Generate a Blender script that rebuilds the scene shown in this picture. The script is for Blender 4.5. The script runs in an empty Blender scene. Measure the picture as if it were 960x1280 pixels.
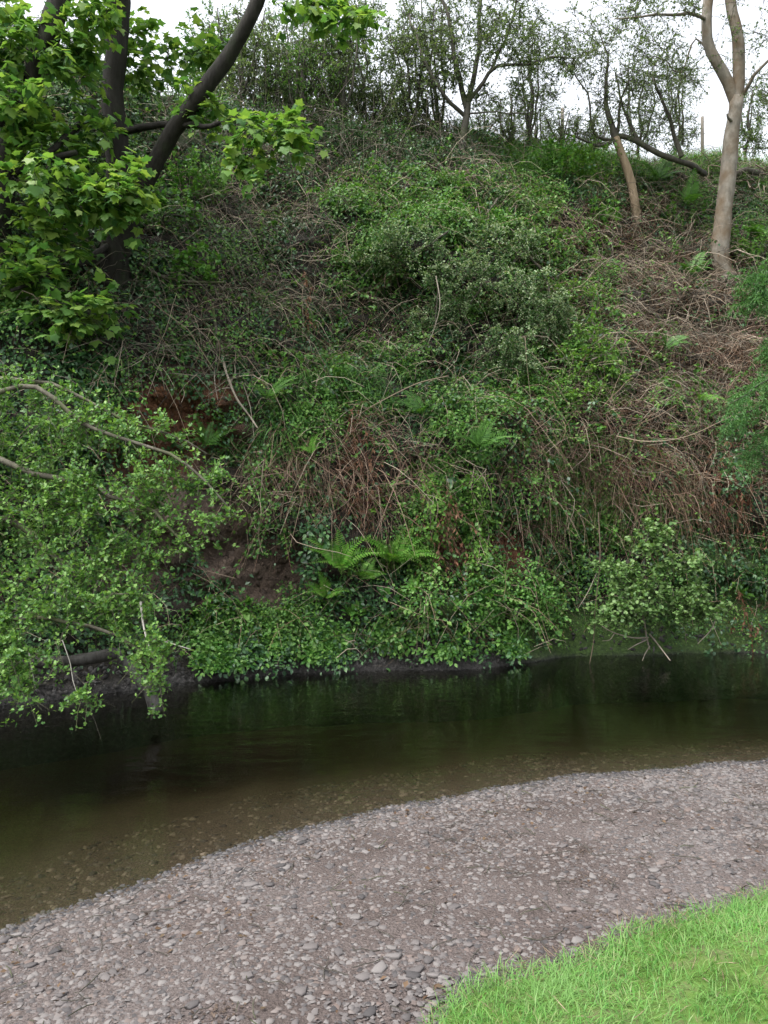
import bpy, math, random
import numpy as np
from mathutils import Matrix, Vector

# ------------------------------------------------------------------ camera, sky, sun, exposure
SC = bpy.context.scene
COL = SC.collection
CAMZ, FPX = 2.10, 985.0            # eye height above the water, focal length in photograph pixels
cam_d = bpy.data.cameras.new('camera')
cam_d.sensor_fit = 'VERTICAL'
cam_d.sensor_height = 24.0
cam_d.lens = 24.0 * FPX / 1280.0
cam_d.clip_end = 1000
cam = bpy.data.objects.new('camera', cam_d)
COL.objects.link(cam)
cam.location = (0, 0, CAMZ)
cam.rotation_euler = (math.radians(90), 0, 0)
SC.camera = cam

SUN_EL, SUN_AZ = 60.0, 242.0        # azimuth clockwise from +Y: soft light from high up on the left
world = bpy.data.worlds.new('World')
SC.world = world
world.use_nodes = True
wn = world.node_tree
bg = wn.nodes['Background']
sky = wn.nodes.new('ShaderNodeTexSky')
sky.sky_type = 'NISHITA'
sky.sun_disc = False
sky.sun_elevation = math.radians(SUN_EL)
sky.sun_rotation = math.radians(SUN_AZ)
sky.air_density = 1.0
sky.dust_density = 4.0
sky.ozone_density = 1.0
hs = wn.nodes.new('ShaderNodeHueSaturation')
hs.inputs['Saturation'].default_value = 0.22      # a white overcast sky
wn.links.new(sky.outputs[0], hs.inputs['Color'])
wn.links.new(hs.outputs[0], bg.inputs[0])
bg.inputs[1].default_value = 0.15
sun_d = bpy.data.lights.new('sun', 'SUN')
sun_d.energy = 0.75
sun_d.angle = math.radians(35)
sun_d.color = (1.0, 0.97, 0.92)
sun = bpy.data.objects.new('sun', sun_d)
COL.objects.link(sun)
_a, _e = math.radians(SUN_AZ), math.radians(SUN_EL)
sdir = Vector((math.sin(_a) * math.cos(_e), math.cos(_a) * math.cos(_e), math.sin(_e)))
sun.rotation_euler = sdir.to_track_quat('Z', 'Y').to_euler()
SC.view_settings.view_transform = 'Standard'
SC.view_settings.look = 'None'
SC.view_settings.exposure = 1.8
SC.view_settings.gamma = 1.0
SC.view_settings.use_curve_mapping = False
SC.render.engine = 'CYCLES'
SC.cycles.max_bounces = 6
SC.cycles.diffuse_bounces = 3
SC.cycles.glossy_bounces = 2
SC.cycles.transmission_bounces = 4
SC.cycles.transparent_max_bounces = 8
SC.cycles.caustics_reflective = False
SC.cycles.caustics_refractive = False
SC.cycles.use_denoising = True

rng = np.random.default_rng(11)
U = rng.uniform
PI = math.pi

# ------------------------------------------------------------------ helpers
def P(px, py, Y):
    """world point at depth Y that the photograph shows at pixel (px, py)"""
    return np.array([(px - 480) / FPX * Y, Y, CAMZ - (py - 640) / FPX * Y])

def nrm(a):
    return a / (np.linalg.norm(a, axis=-1, keepdims=True) + 1e-9)

def rand_dir(n):
    return nrm(rng.normal(size=(n, 3)))

def _hash(ix, iy, iz, seed):
    h = (ix * 374761393 + iy * 668265263 + iz * 2147483647 + seed * 974634541) & 0x7fffffff
    h = ((h ^ (h >> 13)) * 1274126177) & 0x7fffffff
    return ((h ^ (h >> 16)) & 0xffff) / 65535.0

def vnoise(p, seed=0):
    p = np.asarray(p, float)
    i = np.floor(p).astype(np.int64)
    f = p - i
    f = f * f * (3 - 2 * f)
    out = 0
    for dx in (0, 1):
        for dy in (0, 1):
            for dz in (0, 1):
                w = (f[..., 0] if dx else 1 - f[..., 0]) * (f[..., 1] if dy else 1 - f[..., 1]) * (f[..., 2] if dz else 1 - f[..., 2])
                out = out + w * _hash(i[..., 0] + dx, i[..., 1] + dy, i[..., 2] + dz, seed)
    return out * 2 - 1

def fbm(p, octv=4, seed=0):
    p = np.asarray(p, float)
    s, a, o = 0, 1.0, 0
    for k in range(octv):
        o = o + a * vnoise(p, seed + k * 17)
        s += a
        a *= 0.5
        p = p * 2.03
    return o / s

class MB:
    """collects triangles, builds ONE mesh object"""
    def __init__(self):
        self.v, self.f, self.n = [], [], 0
    def add(self, V, F):
        V = np.asarray(V, float).reshape(-1, 3)
        F = np.asarray(F, np.int64).reshape(-1, 3)
        self.v.append(V); self.f.append(F + self.n); self.n += len(V)
        return self
    def mesh(self, name, mat, smooth=False):
        V = np.concatenate(self.v) if self.v else np.zeros((0, 3))
        F = np.concatenate(self.f) if self.f else np.zeros((0, 3), np.int64)
        me = bpy.data.meshes.new(name)
        me.vertices.add(len(V)); me.vertices.foreach_set('co', V.ravel())
        me.loops.add(len(F) * 3); me.loops.foreach_set('vertex_index', F.ravel().astype(np.int32))
        me.polygons.add(len(F))
        me.polygons.foreach_set('loop_start', (np.arange(len(F)) * 3).astype(np.int32))
        if smooth:
            me.polygons.foreach_set('use_smooth', np.ones(len(F), bool))
        if mat is not None:
            me.materials.append(mat)
        me.update(calc_edges=True)
        me.validate()
        return me
    def build(self, name, mat, parent=None, smooth=False, stuff=False):
        o = bpy.data.objects.new(name, self.mesh(name, mat, smooth))
        link(o, parent)
        if stuff:
            o['kind'] = 'stuff'
        return o

def link(o, parent=None):
    COL.objects.link(o)
    if parent is not None:
        o.parent = parent
        o.matrix_parent_inverse = Matrix.Translation(parent.location).inverted()
    return o

def thing(name, label, cat, loc, group=None):
    o = bpy.data.objects.new(name, None)
    o.empty_display_size = 0.1
    COL.objects.link(o)
    o.location = [float(c) for c in loc]
    return tag(o, label, cat, group)

def tag(o, label=None, cat=None, group=None, kind=None):
    if label: o['label'] = label
    if cat: o['category'] = cat
    if group: o['group'] = group
    if kind: o['kind'] = kind
    return o

def tubes(paths, radii, sides=3):
    """paths (N,k,3), radii (N,k) -> verts, tris of N open tubes (tips closed by taper)"""
    paths = np.asarray(paths, float)
    radii = np.asarray(radii, float)
    N, k = paths.shape[:2]
    t = nrm(np.gradient(paths, axis=1))
    ref = nrm(np.array([0.31, 0.77, 0.12]))
    ref = np.where(np.abs((t * ref).sum(-1, keepdims=True)) > 0.93, np.array([0.9, -0.2, 0.37]), ref)
    a = nrm(np.cross(t, ref)); b = np.cross(t, a)
    th = np.arange(sides) * 2 * PI / sides
    ring = paths[:, :, None] + radii[:, :, None, None] * (np.cos(th)[:, None] * a[:, :, None] + np.sin(th)[:, None] * b[:, :, None])
    V = ring.reshape(-1, 3)
    i = np.arange(N)[:, None, None] * k * sides + np.arange(k - 1)[None, :, None] * sides
    j = np.arange(sides)[None, None]
    j2 = (j + 1) % sides
    A, B, C, D = i + j, i + j2, i + sides + j2, i + sides + j
    F = np.stack([np.stack([A, B, C], -1), np.stack([A, C, D], -1)], -2).reshape(-1, 3)
    return V, F

def frames(d, n):
    y = nrm(d)
    x = nrm(np.cross(y, n))
    z = np.cross(x, y)
    return np.stack([x, y, z], -1)

def place(T, pos, R, sc):
    TV, TF = T
    N, m = len(pos), len(TV)
    sc = np.asarray(sc, float)
    S = TV[None] * (sc.reshape(-1, 1, 1) if sc.ndim == 1 else sc[:, None, :])
    V = np.einsum('nij,nmj->nmi', R, S) + np.asarray(pos)[:, None]
    F = (TF[None] + (np.arange(N) * m)[:, None, None]).reshape(-1, 3)
    return V.reshape(-1, 3), F

def arr(*r):
    return np.array(r, float)

# leaf templates: axis +Y, blade normal +Z, length 1
T_RHOMB = (arr((0, 0, 0), (.30, .45, .10), (0, 1, -.06), (-.30, .45, .10)), np.array([(0, 1, 2), (0, 2, 3)]))
T_OVAL = (arr((0, 0, 0), (.25, .22, .05), (.30, .55, .07), (0, 1, -.10), (-.30, .55, .07), (-.25, .22, .05), (0, .5, 0)),
          np.array([(0, 1, 6), (1, 2, 6), (2, 3, 6), (3, 4, 6), (4, 5, 6), (5, 0, 6)]))
T_ROUND = (arr((0, 0, 0), (.34, .2, .05), (.45, .58, .08), (.2, .93, 0), (-.2, .93, 0), (-.45, .58, .08), (-.34, .2, .05), (0, .5, -.02)),
           np.array([(0, 1, 7), (1, 2, 7), (2, 3, 7), (3, 4, 7), (4, 5, 7), (5, 6, 7), (6, 0, 7)]))
T_LOBED = (arr((0, 0, 0), (.46, .50, .08), (.17, .55, .0), (.24, .97, -.03), (-.24, .97, -.03), (-.17, .55, .0), (-.46, .50, .08)),
           np.array([(0, 1, 2), (0, 2, 5), (0, 5, 6), (2, 3, 4), (2, 4, 5)]))
T_WIDE = (arr((0, 0, 0), (.38, .50, .10), (0, 1, -.08), (-.38, .50, .10)), np.array([(0, 1, 2), (0, 2, 3)]))

def maple(seed, curl):
    r = random.Random(seed)
    h = [(.20, -.10), (.50, -.03), (.42, .15), (.58, .27), (.68, .52), (.50, .52), (.35, .53), (.34, .72), (.17, .84)]
    right = [(x * r.uniform(.92, 1.08), y + r.uniform(-.02, .02)) for x, y in h]
    left = [(-x * r.uniform(.92, 1.08), y + r.uniform(-.02, .02)) for x, y in h][::-1]
    out = [(0, 0)] + right + [(0, 1.0)] + left
    pts = [(0, .27)] + out
    V = []
    for x, y in pts:
        rr = x * x + (y - .27) ** 2
        V.append((x, y, -curl * rr + .10 * abs(x) + r.uniform(-.015, .015)))
    n = len(out)
    F = [(0, 1 + k, 1 + (k + 1) % n) for k in range(n)]
    return np.array(V), np.array(F)
T_MAPLE = [maple(k, c) for k, c in enumerate((.18, .30, .08, .42))]
T_MAPLE_LOW = [(V[[0, 1, 3, 4, 6, 8, 11, 14, 16, 18, 19]], np.array([(0, k, k % 10 + 1) for k in range(1, 11)])) for V, F in T_MAPLE]

def blade(seg=3, bend=.5, w=.03):
    V, F = [], []
    for k in range(seg):
        t = k / seg
        ww = w * (1 - t ** 2) * (0.75 if k == 0 else 1)
        for s in (-1, 1):
            V.append((s * ww, t - bend * .35 * t ** 3, -bend * t * t))
    V.append((0, 1 - bend * .35, -bend))
    for k in range(seg - 1):
        a = 2 * k
        F += [(a, a + 1, a + 3), (a, a + 3, a + 2)]
    F.append((2 * seg - 2, 2 * seg - 1, 2 * seg))
    return np.array(V), np.array(F)

# ------------------------------------------------------------------ materials
def mat_new(name):
    m = bpy.data.materials.new(name)
    m.use_nodes = True
    nt = m.node_tree
    for n in list(nt.nodes):
        if n.type != 'OUTPUT_MATERIAL':
            nt.nodes.remove(n)
    return m, nt, nt.nodes['Material Output']

def ramp(nt, cols, pos=None):
    n = nt.nodes.new('ShaderNodeValToRGB')
    e = n.color_ramp.elements
    pos = pos or [k / (len(cols) - 1) for k in range(len(cols))]
    while len(e) < len(cols):
        e.new(0.5)
    for k, c in enumerate(cols):
        e[k].position = pos[k]
        e[k].color = (*c, 1)
    return n

def nz(nt, scale, detail=4, coord='Object', rough=.55):
    tc = nt.nodes.new('ShaderNodeTexCoord')
    n = nt.nodes.new('ShaderNodeTexNoise')
    n.inputs['Scale'].default_value = scale
    n.inputs['Detail'].default_value = detail
    n.inputs['Roughness'].default_value = rough
    nt.links.new(tc.outputs[coord], n.inputs['Vector'])
    return n

def mixc(nt, f, a, b, mode='MIX'):
    n = nt.nodes.new('ShaderNodeMix')
    n.data_type = 'RGBA'
    n.blend_type = mode
    for s, v in ((n.inputs[0], f), (n.inputs[6], a), (n.inputs[7], b)):
        if hasattr(v, 'is_linked'):
            nt.links.new(v, s)
        elif isinstance(v, tuple):
            s.default_value = (*v, 1)
        else:
            s.default_value = v
    return n.outputs[2]

def mathn(nt, op, a, b=0.0):
    n = nt.nodes.new('ShaderNodeMath')
    n.operation = op
    for s, v in ((n.inputs[0], a), (n.inputs[1], b)):
        if hasattr(v, 'is_linked'):
            nt.links.new(v, s)
        else:
            s.default_value = v
    return n.outputs[0]

def island_rand(nt):
    g = nt.nodes.new('ShaderNodeNewGeometry')
    oi = nt.nodes.new('ShaderNodeObjectInfo')
    s = mathn(nt, 'ADD', g.outputs['Random Per Island'], oi.outputs['Random'])
    return mathn(nt, 'FRACT', s)

def leaf_mat(name, cols, patch=None, patch_scale=1.2, transl=.35, gloss=.35, rough=.45):
    """leaf colours picked leaf by leaf; patch = colour of other plants growing through, in drifts"""
    m, nt, out = mat_new(name)
    r = ramp(nt, cols)
    nt.links.new(island_rand(nt), r.inputs[0])
    c = r.outputs[0]
    if patch:
        n = nz(nt, patch_scale, 3)
        rr = ramp(nt, [(0, 0, 0), (1, 1, 1)], [.46, .62])
        nt.links.new(n.outputs[0], rr.inputs[0])
        c = mixc(nt, rr.outputs[0], c, patch)
    fine = nz(nt, 60, 2)
    c = mixc(nt, mathn(nt, 'MULTIPLY', fine.outputs[0], .35), c, mixc(nt, 1.0, c, (.55, .6, .45), 'MULTIPLY'))
    b = nt.nodes.new('ShaderNodeBsdfPrincipled')
    nt.links.new(c, b.inputs['Base Color'])
    b.inputs['Roughness'].default_value = rough
    b.inputs['Specular IOR Level'].default_value = gloss
    t = nt.nodes.new('ShaderNodeBsdfTranslucent')
    nt.links.new(mixc(nt, 1.0, c, (1.0, 1.0, .55), 'MULTIPLY'), t.inputs[0])
    ms = nt.nodes.new('ShaderNodeMixShader')
    ms.inputs[0].default_value = transl
    nt.links.new(b.outputs[0], ms.inputs[1]); nt.links.new(t.outputs[0], ms.inputs[2])
    nt.links.new(ms.outputs[0], out.inputs[0])
    return m

def bark_mat(name, cols, scale=8, stretch=.25, moss=None, moss_amt=.5, bump=.5, rough=.85, isl=0.0):
    m, nt, out = mat_new(name)
    tc = nt.nodes.new('ShaderNodeTexCoord')
    mp = nt.nodes.new('ShaderNodeMapping')
    mp.inputs['Scale'].default_value = (1, 1, stretch)
    nt.links.new(tc.outputs['Object'], mp.inputs[0])
    n = nt.nodes.new('ShaderNodeTexNoise')
    n.inputs['Scale'].default_value = scale
    n.inputs['Detail'].default_value = 8
    n.inputs['Roughness'].default_value = .65
    nt.links.new(mp.outputs[0], n.inputs['Vector'])
    v = n.outputs[0]
    if isl:
        v = mathn(nt, 'ADD', mathn(nt, 'MULTIPLY', n.outputs[0], 1 - isl), mathn(nt, 'MULTIPLY', island_rand(nt), isl))
    r = ramp(nt, cols, [.25 + .5 * k / (len(cols) - 1) for k in range(len(cols))])
    nt.links.new(v, r.inputs[0])
    c = r.outputs[0]
    if moss:
        n2 = nz(nt, 2.5, 5)
        rr = ramp(nt, [(0, 0, 0), (1, 1, 1)], [1 - moss_amt - .1, 1 - moss_amt + .08])
        nt.links.new(n2.outputs[0], rr.inputs[0])
        c = mixc(nt, rr.outputs[0], c, moss)
    b = nt.nodes.new('ShaderNodeBsdfPrincipled')
    b.inputs['Roughness'].default_value = rough
    b.inputs['Specular IOR Level'].default_value = .25
    nt.links.new(c, b.inputs['Base Color'])
    if bump:
        bp = nt.nodes.new('ShaderNodeBump')
        bp.inputs['Strength'].default_value = bump
        bp.inputs['Distance'].default_value = .03
        nt.links.new(n.outputs[0], bp.inputs['Height'])
        nt.links.new(bp.outputs[0], b.inputs['Normal'])
    nt.links.new(b.outputs[0], out.inputs[0])
    return m

M = {}
M['syc'] = leaf_mat('sycamore_leaf', [(.062, .165, .048), (.12, .255, .06), (.18, .325, .07), (.27, .39, .09)], transl=.54)
M['haw'] = leaf_mat('hawthorn_leaf', [(.055, .145, .035), (.10, .225, .05), (.15, .30, .06), (.22, .37, .085)], transl=.38)
M['ivy'] = leaf_mat('ivy_leaf', [(.014, .052, .020), (.027, .088, .028), (.046, .125, .036), (.085, .18, .055)], transl=.2, gloss=.5)
M['bramble'] = leaf_mat('bramble_leaf', [(.040, .12, .026), (.074, .185, .038), (.12, .25, .050), (.18, .31, .075)], transl=.35)
M['herb'] = leaf_mat('herb_leaf', [(.045, .145, .028), (.084, .22, .038), (.13, .29, .054), (.19, .35, .085)], transl=.35)
M['lime'] = leaf_mat('young_leaf', [(.075, .19, .03), (.11, .25, .04), (.16, .31, .05), (.20, .35, .07)], transl=.4)
M['grey'] = leaf_mat('grey_green_leaf', [(.065, .11, .055), (.10, .155, .075), (.14, .20, .095), (.18, .25, .10)], transl=.5)
M['blueg'] = leaf_mat('blossom_bush_leaf', [(.038, .11, .038), (.070, .165, .056), (.11, .22, .075), (.16, .27, .10)], transl=.35)
M['blossom'] = leaf_mat('hawthorn_blossom', [(.22, .32, .16), (.33, .42, .24), (.44, .50, .34)], transl=.3)
M['sallow'] = leaf_mat('sallow_leaf', [(.085, .18, .05), (.13, .24, .07), (.18, .30, .10), (.25, .37, .15)], transl=.38)
M['fern'] = leaf_mat('fern_frond', [(.080, .23, .025), (.11, .285, .035), (.15, .33, .05), (.15, .22, .06)], transl=.42)
M['fernd'] = leaf_mat('dull_fern_frond', [(.05, .14, .025), (.075, .19, .03), (.10, .23, .04)], transl=.4)
M['conif'] = leaf_mat('feathery_needle', [(.07, .19, .055), (.10, .24, .07), (.14, .29, .09)], transl=.35)
M['grass'] = leaf_mat('long_grass', [(.038, .125, .026), (.062, .18, .034), (.09, .22, .042), (.14, .25, .065)], transl=.38)
M['lawn'] = leaf_mat('lawn_grass', [(.075, .22, .045), (.115, .30, .055), (.155, .35, .075), (.21, .37, .11), (.29, .32, .15)], patch=(.17, .33, .09), patch_scale=2.5, transl=.45)
M['dry'] = leaf_mat('dry_grass', [(.14, .095, .065), (.22, .165, .115), (.30, .235, .17), (.18, .11, .075)], transl=.15, rough=.8, gloss=.1)
M['litter'] = leaf_mat('dead_leaf', [(.05, .032, .02), (.085, .052, .034), (.13, .085, .056), (.10, .075, .05)], transl=.1, rough=.85, gloss=.1)
M['bracken'] = leaf_mat('dead_bracken', [(.10, .045, .028), (.15, .072, .045), (.20, .115, .075), (.14, .08, .055)], transl=.12, rough=.85, gloss=.1)
M['stem'] = bark_mat('dead_stem', [(.06, .044, .031), (.14, .105, .075), (.25, .195, .14), (.37, .31, .24)], scale=3, stretch=1, bump=0, isl=.8)
M['rstem'] = bark_mat('red_brown_stem', [(.07, .038, .027), (.14, .082, .056), (.22, .145, .105), (.31, .23, .17)], scale=3, stretch=1, bump=0, isl=.8)
M['crestg'] = leaf_mat('crest_grass', [(.08, .22, .035), (.11, .28, .045), (.15, .33, .06), (.21, .32, .10)], transl=.42)
M['stemg'] = bark_mat('grey_stem', [(.045, .04, .032), (.09, .08, .062), (.16, .14, .11)], scale=3, stretch=1, bump=0, isl=.8)
M['bark_d'] = bark_mat('dark_bark', [(.007, .006, .005), (.017, .015, .012), (.034, .031, .026)], scale=14, moss=(.018, .026, .010), moss_amt=.34, bump=.8)
M['bark_h'] = bark_mat('hawthorn_bark', [(.04, .035, .025), (.085, .078, .058), (.15, .14, .11)], scale=16, moss=(.07, .085, .03), moss_amt=.42, bump=.6)
M['bark_p'] = bark_mat('pale_bark', [(.075, .066, .054), (.165, .147, .120), (.26, .237, .203)], scale=7, stretch=.6, moss=(.115, .085, .055), moss_amt=.44, bump=.9)
M['bark_s'] = bark_mat('stripped_wood', [(.10, .072, .045), (.20, .15, .098), (.27, .21, .145)], scale=9, stretch=.18, moss=(.10, .12, .04), moss_amt=.33, bump=.5)
M['bark_g'] = bark_mat('skyline_bark', [(.03, .027, .022), (.06, .055, .045), (.10, .09, .075)], scale=10, moss=(.06, .075, .03), moss_amt=.38, bump=.5)
M['root'] = bark_mat('bleached_root', [(.12, .10, .07), (.22, .19, .15), (.30, .27, .22)], scale=10, bump=.3)
M['whitetwig'] = bark_mat('white_twig', [(.30, .28, .24), (.48, .46, .42)], scale=10, bump=.2)
M['log'] = bark_mat('wet_log', [(.02, .018, .016), (.05, .046, .042), (.13, .125, .12)], scale=7, moss=(.13, .11, .02), moss_amt=.28, bump=.7, rough=.6)
M['post'] = bark_mat('weathered_post', [(.12, .10, .08), (.22, .20, .17)], scale=20, stretch=.1, bump=.4)

def attr(nt, name):
    a = nt.nodes.new('ShaderNodeAttribute')
    a.attribute_name = name
    return a

def soil_mat():
    m, nt, out = mat_new('bank_soil')
    n = nz(nt, 3.2, 8, rough=.65)
    n2 = nz(nt, 22, 6, rough=.7)
    g = ramp(nt, [(.050, .034, .025), (.105, .073, .053), (.16, .115, .086)], [.3, .5, .72])
    nt.links.new(n.outputs[0], g.inputs[0])
    r = ramp(nt, [(.06, .026, .013), (.135, .056, .026), (.20, .09, .045)], [.3, .5, .72])
    nt.links.new(n.outputs[0], r.inputs[0])
    a = attr(nt, 'zones')
    sp = nt.nodes.new('ShaderNodeSeparateColor')
    nt.links.new(a.outputs['Color'], sp.inputs[0])
    humus_shade = ramp(nt, [(.010, .009, .006), (.022, .018, .012), (.045, .034, .022)], [.3, .5, .72])  # humus tone, with the shade of gaps under the leaves painted in
    nt.links.new(n2.outputs[0], humus_shade.inputs[0])
    c = mixc(nt, a.outputs['Alpha'], humus_shade.outputs[0], g.outputs[0])
    c = mixc(nt, sp.outputs[0], c, r.outputs[0])
    ms = ramp(nt, [(.014, .030, .007), (.045, .090, .014), (.09, .14, .025)], [.3, .55, .75])
    nt.links.new(n2.outputs[0], ms.inputs[0])
    mk = mathn(nt, 'MULTIPLY', sp.outputs[1], mathn(nt, 'ADD', n.outputs[0], .45))
    c = mixc(nt, mk, c, ms.outputs[0])
    wet = ramp(nt, [(.012, .011, .010), (.035, .032, .03), (.10, .095, .09)], [.35, .55, .8])
    nt.links.new(n2.outputs[0], wet.inputs[0])
    c = mixc(nt, sp.outputs[2], c, wet.outputs[0])
    b = nt.nodes.new('ShaderNodeBsdfPrincipled')
    nt.links.new(c, b.inputs['Base Color'])
    nt.links.new(mathn(nt, 'SUBTRACT', .92, mathn(nt, 'MULTIPLY', sp.outputs[2], .45)), b.inputs['Roughness'])
    bp = nt.nodes.new('ShaderNodeBump')
    bp.inputs['Strength'].default_value = .9
    bp.inputs['Distance'].default_value = .09
    nt.links.new(mathn(nt, 'ADD', n2.outputs[0], mathn(nt, 'MULTIPLY', n.outputs[0], 1.5)), bp.inputs['Height'])
    nt.links.new(bp.outputs[0], b.inputs['Normal'])
    nt.links.new(b.outputs[0], out.inputs[0])
    return m

def beach_mat():
    m, nt, out = mat_new('gravel_silt')
    big = nz(nt, .9, 5)
    fine = nz(nt, 55, 6, rough=.7)
    c = ramp(nt, [(.074, .058, .052), (.106, .086, .080), (.136, .116, .110)], [.35, .5, .66])
    nt.links.new(big.outputs[0], c.inputs[0])
    f = ramp(nt, [(.55, .53, .5), (1, 1, 1), (1.25, 1.25, 1.25)], [.3, .5, .7])
    nt.links.new(fine.outputs[0], f.inputs[0])
    col = mixc(nt, 1.0, c.outputs[0], f.outputs[0], 'MULTIPLY')
    # wet, silty, algae-brown bed below the waterline
    a = attr(nt, 'zones')
    sp = nt.nodes.new('ShaderNodeSeparateColor')
    nt.links.new(a.outputs['Color'], sp.inputs[0])
    wet = ramp(nt, [(.028, .020, .013), (.056, .041, .027), (.090, .068, .046)], [.35, .5, .68])
    nt.links.new(fine.outputs[0], wet.inputs[0])
    col = mixc(nt, sp.outputs[0], col, wet.outputs[0])
    b = nt.nodes.new('ShaderNodeBsdfPrincipled')
    b.inputs['Roughness'].default_value = .9
    b.inputs['Specular IOR Level'].default_value = .2
    nt.links.new(col, b.inputs['Base Color'])
    v = nt.nodes.new('ShaderNodeTexVoronoi')
    v.inputs['Scale'].default_value = 70
    tc = nt.nodes.new('ShaderNodeTexCoord')
    nt.links.new(tc.outputs['Object'], v.inputs['Vector'])
    bp = nt.nodes.new('ShaderNodeBump')
    bp.inputs['Strength'].default_value = .9
    bp.inputs['Distance'].default_value = .022
    h = mathn(nt, 'ADD', fine.outputs[0], mathn(nt, 'MULTIPLY', v.outputs['Distance'], -.6))
    nt.links.new(h, bp.inputs['Height'])
    nt.links.new(bp.outputs[0], b.inputs['Normal'])
    nt.links.new(b.outputs[0], out.inputs[0])
    return m

def stone_mat(name, cols):
    m, nt, out = mat_new(name)
    r = ramp(nt, cols)
    nt.links.new(island_rand(nt), r.inputs[0])
    n = nz(nt, 30, 5)
    c = mixc(nt, mathn(nt, 'MULTIPLY', n.outputs[0], .5), r.outputs[0], mixc(nt, 1.0, r.outputs[0], (.5, .47, .45), 'MULTIPLY'))
    b = nt.nodes.new('ShaderNodeBsdfPrincipled')
    b.inputs['Roughness'].default_value = .8
    b.inputs['Specular IOR Level'].default_value = .3
    nt.links.new(c, b.inputs['Base Color'])
    nt.links.new(b.outputs[0], out.inputs[0])
    return m

def plain_mat(name, cols, scale, rough=.9):
    m, nt, out = mat_new(name)
    n = nz(nt, scale, 6)
    r = ramp(nt, cols, [.3 + .4 * k / (len(cols) - 1) for k in range(len(cols))])
    nt.links.new(n.outputs[0], r.inputs[0])
    b = nt.nodes.new('ShaderNodeBsdfPrincipled')
    b.inputs['Roughness'].default_value = rough
    b.inputs['Specular IOR Level'].default_value = .15
    nt.links.new(r.outputs[0], b.inputs['Base Color'])
    nt.links.new(b.outputs[0], out.inputs[0])
    return m

def water_mat():
    m, nt, out = mat_new('stream_water')
    tr = nt.nodes.new('ShaderNodeBsdfTransparent')
    tr.inputs[0].default_value = (.92, .93, .88, 1)
    gl = nt.nodes.new('ShaderNodeBsdfGlossy')
    gl.inputs['Roughness'].default_value = .09
    gl.inputs[0].default_value = (1, 1, 1, 1)
    fr = nt.nodes.new('ShaderNodeFresnel')
    fr.inputs[0].default_value = 1.33
    tc = nt.nodes.new('ShaderNodeTexCoord')
    mp = nt.nodes.new('ShaderNodeMapping')
    mp.inputs['Scale'].default_value = (1.0, 2.2, 1)
    nt.links.new(tc.outputs['Object'], mp.inputs[0])
    n = nt.nodes.new('ShaderNodeTexNoise')
    n.inputs['Scale'].default_value = 2.6
    n.inputs['Detail'].default_value = 4
    nt.links.new(mp.outputs[0], n.inputs['Vector'])
    bp = nt.nodes.new('ShaderNodeBump')
    bp.inputs['Strength'].default_value = .22
    bp.inputs['Distance'].default_value = .05
    nt.links.new(n.outputs[0], bp.inputs['Height'])
    nt.links.new(bp.outputs[0], gl.inputs['Normal'])
    nt.links.new(bp.outputs[0], fr.inputs['Normal'])
    ms = nt.nodes.new('ShaderNodeMixShader')
    nt.links.new(fr.outputs[0], ms.inputs[0])
    nt.links.new(tr.outputs[0], ms.inputs[1]); nt.links.new(gl.outputs[0], ms.inputs[2])
    nt.links.new(ms.outputs[0], out.inputs[0])
    va = nt.nodes.new('ShaderNodeVolumeAbsorption')
    va.inputs['Color'].default_value = (.60, .61, .50, 1)
    va.inputs['Density'].default_value = 1.9
    nt.links.new(va.outputs[0], out.inputs[1])
    return m

M['soil'] = soil_mat()
M['beach'] = beach_mat()
M['wetstone'] = stone_mat('submerged_stone', [(.024, .018, .012), (.052, .039, .026), (.095, .073, .05)])
M['mud'] = stone_mat('wet_mud', [(.014, .013, .012), (.028, .026, .024), (.05, .047, .044), (.08, .077, .074)])
M['redclod'] = stone_mat('red_earth', [(.06, .026, .013), (.11, .048, .023), (.16, .072, .036)])
M['soilclod'] = stone_mat('brown_earth', [(.040, .028, .021), (.075, .053, .039), (.115, .085, .065)])
M['dampstone'] = stone_mat('damp_stone', [(.022, .022, .025), (.042, .041, .044), (.066, .063, .065), (.105, .10, .098), (.06, .048, .042)])
M['stone'] = stone_mat('river_stone', [(.050, .047, .048), (.088, .080, .079), (.120, .108, .105), (.142, .130, .126), (.172, .160, .154), (.125, .096, .085)])
M['turf'] = plain_mat('turf_soil', [(.05, .08, .02), (.08, .14, .03), (.12, .12, .06)], 6)
M['field'] = plain_mat('field_grass', [(.06, .12, .03), (.09, .18, .04), (.13, .22, .06)], 1.5)
M['water'] = water_mat()

# ------------------------------------------------------------------ the lie of the land
FAR = arr((-40, -14), (-14, 1.5), (-11, 4.2), (-7, 6.9), (-4.6, 8.3), (-3.4, 8.9), (-2.54, 9.6), (-1.2, 10.2), (0, 10.45), (1.29, 10.55), (2.0, 10.95),
          (2.57, 11.4), (4, 11.65), (5.7, 11.75), (9, 12.1), (16, 12.6), (40, 13))
NEAR = arr((-40, -22), (-14, -9), (-7, -2.2), (-4, 1.3), (-1.92, 3.94), (-.91, 4.98), (0, 5.59), (1.39, 6.23), (3.25, 6.67), (6, 7.1), (12, 7.6), (40, 8))
LAWN = arr((-40, -40), (-3, -3.2), (-1, .4), (-.2, 1.8), (.08, 2.5), (.2, 2.85), (.34, 3.02), (.62, 3.1), (.84, 3.18), (1.03, 3.38), (1.35, 3.52), (1.8, 3.72), (3, 4.2), (6, 5.0), (12, 5.6), (40, 6))

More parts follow.
